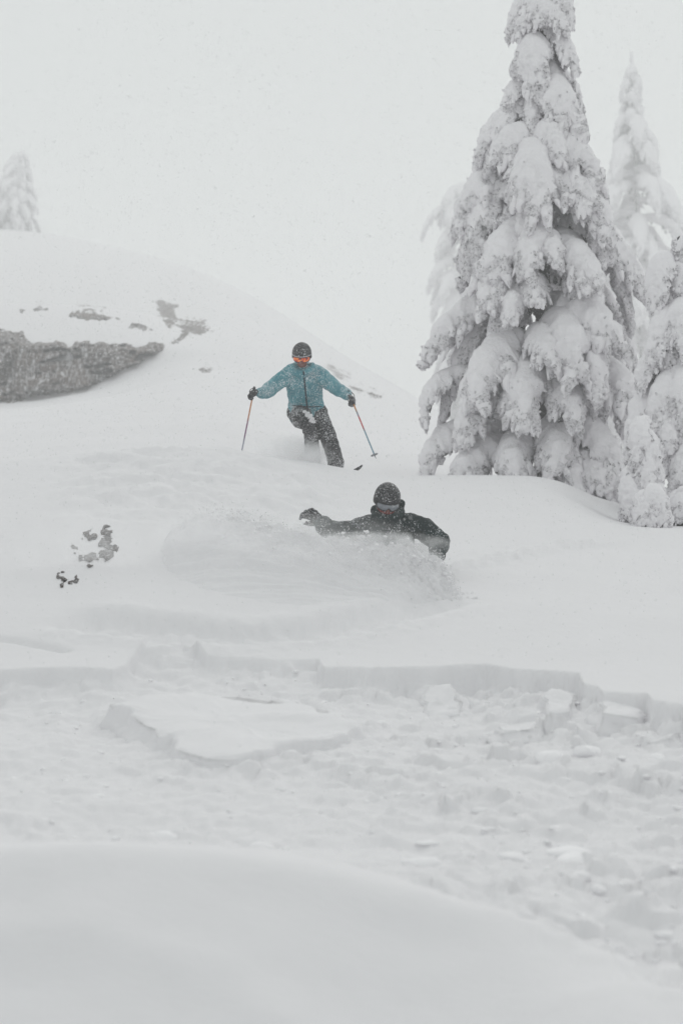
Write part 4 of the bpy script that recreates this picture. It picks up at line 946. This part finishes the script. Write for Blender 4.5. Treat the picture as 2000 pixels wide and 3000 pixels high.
jk2 = [tube([Bd(1142, 1700, 0.14), Bd(1140, 1650, 0.10), Bd(1138, 1600, 0.02), Bd(1136, 1560, -0.05), Bd(1135, 1535, -0.10), Bd(1134, 1518, -0.13)],
            [(0.20, 0.15), (0.21, 0.15), (0.225, 0.16), (0.235, 0.16), (0.20, 0.14), (0.12, 0.11)], 24, X),
       tube([Bd(1085, 1540, -0.06), Bd(1040, 1555, -0.08), eL, Bd(958, 1548, -0.22), wL], [0.098, 0.098, 0.094, 0.086, 0.070]),
       tube([Bd(1190, 1536, -0.10), Bd(1240, 1550, -0.14), eR, wR], [0.102, 0.102, 0.096, 0.070]),
       tube([Bd(1098, 1512, -0.16), Bd(1115, 1520, -0.28), Bd(1135, 1520, -0.32), Bd(1155, 1515, -0.28), Bd(1168, 1500, -0.18)], [0.040, 0.042, 0.04, 0.042, 0.045]),
       tube([Bd(1100, 1495, -0.10), Bd(1140, 1488, 0.03), Bd(1172, 1484, -0.10), Bd(1174, 1472, -0.10)], [0.045, 0.06, 0.042, 0.032])]
jacket2 = fuse('jacket', jk2, M['black'], 0.013, 3, 0.016, 0.12, 9.0, rider, org2)
fuse('trousers', [tube([Bd(1120, 1690, 0.12), Bd(1165, 1690, 0.12)], [0.13, 0.13]), tube([Bd(1120, 1700, 0.12), Bd(1060, 1740, -0.2), Bd(1080, 1830, 0.1)], [0.11, 0.095, 0.08]), tube([Bd(1165, 1700, 0.12), Bd(1220, 1740, -0.2), Bd(1210, 1830, 0.1)], [0.11, 0.095, 0.08])],
     M['charcoal'], 0.014, 3, 0.01, 0.12, 3.0, rider, org2)
gt = local(band(0.070, 0.092, -88, 88, lambda u: -0.086 + 0.02 * u ** 2, lambda u: -0.056 + 0.004 * u ** 2, 0.014, nz=6, bow=0.008), Mh2, 0.96)
addp('neck_gaiter', gt, M['gaiter'], rider, org2)
fuse('glove', [tube([wL + (eL - wL) * 0.25, wL], [0.066, 0.058])] + hand(wL, Bd(912, 1506, -0.30) - wL, (-0.35, -0.75, -0.45), 1, 1.28, 0.66, 0.14, 0.3), M['glove'], 0.0075, 3, 0.003, 0.03, 2.0, rider, org2)
fuse('glove', [tube([wR + (eR - wR) * 0.2, wR], [0.064, 0.054])] + hand(wR, (-0.08, -0.1, -1.0), (-0.6, -0.7, 0.1), -1, 1.2, 0.35, 0.06, 0.3), M['glove'], 0.0075, 3, 0.003, 0.03, 3.0, rider, org2)

# ------------------------------------------------------------------ powder thrown by the riders, falling snow
def grains(name, C, R, label, cat, mat='flake', seed=1):
    """tiny four-sided grains of snow"""
    r = np.random.default_rng(seed); n = len(C)
    t4 = np.array([(1, 1, 1), (1, -1, -1), (-1, 1, -1), (-1, -1, 1)], float) / 3 ** .5
    q = r.normal(size=(n, 4)); q /= np.linalg.norm(q, axis=1)[:, None]; w, x, y, z = q.T
    Rm = np.stack([1 - 2 * (y * y + z * z), 2 * (x * y - z * w), 2 * (x * z + y * w), 2 * (x * y + z * w), 1 - 2 * (x * x + z * z), 2 * (y * z - x * w), 2 * (x * z - y * w), 2 * (y * z + x * w), 1 - 2 * (x * x + y * y)], -1).reshape(n, 3, 3)
    V = np.einsum('nij,kj->nki', Rm, t4) * R[:, None, None] + C[:, None]
    T = np.array([(0, 1, 2), (0, 3, 1), (0, 2, 3), (1, 3, 2)])[None] + (np.arange(n) * 4)[:, None, None]
    me = mesh_np(name, V.reshape(-1, 3), None, M[mat], tris=T.reshape(-1, 3))
    return link(name, me, None, label, cat, None, 'stuff')
# sheet of powder in front of the snowboarder
RIDGE = [gxy(1345, 18.75), gxy(1300, 19.1), gxy(1200, 19.35), gxy(1050, 19.45), gxy(880, 19.5), gxy(720, 19.75), gxy(600, 20.0), gxy(505, 20.0)]
def plume_h(x, y):
    px = 1000 + F * x / y
    ry = np.interp(x, [p[0] for p in RIDGE[::-1]], [p[1] for p in RIDGE[::-1]])
    top = np.interp(px, [470, 510, 600, 720, 880, 1050, 1200, 1280, 1320, 1350], [-0.05, 0.13, 0.27, 0.33, 0.31, 0.30, 0.30, 0.24, 0.13, -0.04])
    front = np.interp(px, [470, 600, 900, 1200, 1350], [1.9, 2.2, 1.9, 1.1, 0.5])
    t = (ry - y)                                                 # > 0 on the camera side of the ridge
    prof = np.where(t > 0, np.clip(1 - t / front, 0, 1) ** 1.25, np.clip(1 + t / 0.42, 0, 1) ** 0.8)
    # streaks fanning out from the board
    dx, dy = x - RIDGE[0][0], y - (RIDGE[0][1] - 0.3); rad = np.hypot(dx, dy) + 1e-3; an = np.arctan2(dy, dx)
    st = noise(np.stack([an * 16, rad * 0.9, 0 * an + 2.2], -1)) + 0.6 * noise(np.stack([an * 37, rad * 2.2, 0 * an + 7.2], -1))
    lum = 1 - 2 * np.abs(noise2(x, y, 0.17, 3.3)); lum2 = 1 - 2 * np.abs(noise2(x, y, 0.075, 6.3))
    a = np.clip(prof * 1.6, 0, 1)
    ridgew = np.exp(-((t - 0.05) / 0.35) ** 2)
    return top * prof + a * (0.042 * st + (0.034 * lum + 0.016 * lum2) * (0.3 + 0.9 * ridgew)) - 0.02 - 0.06 * (1 - a)
gx, gy = np.meshgrid(np.linspace(gxy(440, 20)[0], gxy(1370, 20)[0], 220), np.linspace(17.3, 20.5, 160))
hh = height(gx, gy) + plume_h(gx, gy)
link('powder_wave', mesh_np('powder_wave', np.stack([gx, gy, hh], -1).reshape(-1, 3), grid_faces(*gx.shape), M['snow']), None, 'wave of powder thrown up in front of the snowboarder', 'powder', None, 'stuff')
r3 = np.random.default_rng(31)
n = 9000
xx = r3.uniform(gxy(520, 20)[0], gxy(1330, 20)[0], n); ry = np.interp(xx, [p[0] for p in RIDGE[::-1]], [p[1] for p in RIDGE[::-1]])
yy = ry + r3.normal(-0.10, 0.26, n); zz = height(xx, yy) + plume_h(xx, yy) + np.abs(r3.normal(0, 0.065, n)) - 0.01
grains('powder_spray', np.column_stack([xx, yy, zz]), 0.0025 + 0.006 * r3.random(n) ** 3, 'loose powder grains flying off the wave by the snowboarder', 'powder', seed=4)

n = 420
xx = r3.uniform(gxy(560, 20)[0], gxy(1325, 20)[0], n); ry = np.interp(xx, [p[0] for p in RIDGE[::-1]], [p[1] for p in RIDGE[::-1]]); yy = ry + r3.normal(-0.08, 0.16, n)
rr = 0.005 + 0.013 * r3.random(n) ** 3
V, T = blobs(np.column_stack([xx, yy, height(xx, yy) + plume_h(xx, yy) + np.abs(r3.normal(0, 0.05, n))]), np.column_stack([rr * 1.2, rr, rr]), jit=0.35, r=r3)
link('powder_clumps', mesh_np('powder_clumps', V, None, M['crumb'], tris=T), None, 'clumps of snow flung up along the top of the powder wave', 'powder', None, 'stuff')

def cloud(name, c, r, dens, label, scale=6.0, seed=0.0, stretch=(1, 1, 1)):
    """soft body of airborne powder: rounded volume with lumpy density"""
    m = bpy.data.materials.new(name); m.use_nodes = True; n = m.node_tree; n.nodes.clear()
    tc = n.nodes.new('ShaderNodeTexCoord')
    ln = N(n, 'ShaderNodeVectorMath', operation='LENGTH'); n.links.new(tc.outputs['Object'], ln.inputs[0])
    mp = N(n, 'ShaderNodeMapping'); mp.inputs['Location'].default_value = (seed, seed, 0); mp.inputs['Scale'].default_value = tuple(a * b for a, b in zip(r, stretch))
    n.links.new(tc.outputs['Object'], mp.inputs[0])
    tn = tex_noise(n, scale, 4.0, 0.6, mp.outputs[0])
    fall = N(n, 'ShaderNodeMapRange'); fall.inputs[1].default_value = 0.95; fall.inputs[2].default_value = 0.15; n.links.new(ln.outputs['Value'], fall.inputs[0])
    nr = N(n, 'ShaderNodeMapRange'); nr.inputs[1].default_value = 0.36; nr.inputs[2].default_value = 0.66; n.links.new(tn.outputs[0], nr.inputs[0])
    mu = N(n, 'ShaderNodeMath', operation='MULTIPLY'); n.links.new(fall.outputs[0], mu.inputs[0]); n.links.new(nr.outputs[0], mu.inputs[1])
    m2 = N(n, 'ShaderNodeMath', operation='MULTIPLY'); n.links.new(mu.outputs[0], m2.inputs[0]); m2.inputs[1].default_value = dens
    pv = n.nodes.new('ShaderNodeVolumePrincipled'); pv.inputs['Color'].default_value = (0.995, 0.993, 0.997, 1); n.links.new(m2.outputs[0], pv.inputs['Density'])
    o = n.nodes.new('ShaderNodeOutputMaterial'); n.links.new(pv.outputs[0], o.inputs['Volume'])
    ob = link(name, mesh_np(name, ICO3_V, None, m, tris=ICO3_F), None, label, 'powder', None, 'stuff', loc=c); ob.scale = r
    return ob
cloud('powder_cloud', S(850, 1330, -0.15), (0.68, 0.5, 0.28), 9, 'puff of powder around the skis of the teal skier', 7, 3)
cloud('powder_cloud', S(915, 1345, -0.45), (0.24, 0.2, 0.25), 22, 'small dense puff of powder over the lifted boot of the skier', 9, 5)
cloud('powder_cloud', Bd(1060, 1560, 0.25), (0.36, 0.3, 0.28), 7, 'thin veil of powder behind the raised arm of the snowboarder', 8, 9)
cloud('powder_cloud', Bd(1100, 1600, -0.42), (0.78, 0.22, 0.15), 26, 'bank of powder breaking over the chest of the snowboarder', 8, 12)
cloud('powder_cloud', Bd(1272, 1640, -0.50), (0.10, 0.12, 0.12), 26, 'puff of powder round the lower glove of the snowboarder', 14, 15)
cloud('powder_cloud', at(860, 1650, 19.15), (1.45, 0.6, 0.52), 3.2, 'broad streaked bank of powder over the thrown wave', 5, 33, (0.5, 1, 1.6))
cloud('powder_cloud', at(620, 1590, 19.6), (0.62, 0.5, 0.36), 9, 'trailing bank of powder at the end of the thrown wave', 6, 19)
cloud('powder_cloud', at(250, 1640, 19.2), (0.80, 0.30, 0.50), 3.5, 'drift of powder blowing across the dark boulder', 5, 23)

# falling snow between the camera and the trees
r4 = np.random.default_rng(41); n = 135000
C = np.column_stack([r4.uniform(-6.5, 6.5, n), 9 + 29 * r4.random(n) ** 0.8, r4.uniform(-1.6, 7.5, n)])
C = C[C[:, 2] > base_h(C[:, 0], C[:, 1]) + 0.03]
grains('snowfall', C, 0.0026 + 0.0040 * r4.random(len(C)) ** 2, 'snow flakes falling through the air over the slope', 'snow', seed=6)

# ------------------------------------------------------------------ snowy air
def haze():
    m = bpy.data.materials.new('snow_haze'); m.use_nodes = True; n = m.node_tree; n.nodes.clear()
    pv = n.nodes.new('ShaderNodeVolumePrincipled'); pv.inputs['Color'].default_value = (0.985, 0.99, 0.99, 1); pv.inputs['Density'].default_value = HAZE
    o = n.nodes.new('ShaderNodeOutputMaterial'); n.links.new(pv.outputs[0], o.inputs['Volume'])
    x, y0, y1, z0, z1 = 640, -62, 602, float(RZ.min()) - 1.0, float(max(RZ.max(), 60)) + 3
    V = [(-x, y0, z0), (x, y0, z0), (x, y1, z0), (-x, y1, z0), (-x, y0, z1), (x, y0, z1), (x, y1, z1), (-x, y1, z1)]
    Fq = [(0, 3, 2, 1), (4, 5, 6, 7), (0, 1, 5, 4), (1, 2, 6, 5), (2, 3, 7, 6), (3, 0, 4, 7)]
    link('haze', mesh_np('haze', np.array(V), np.array(Fq), m, smooth=False), label='pale snowy air over the whole slope', cat='haze', kind='stuff')
HAZE = 0.0035
haze()
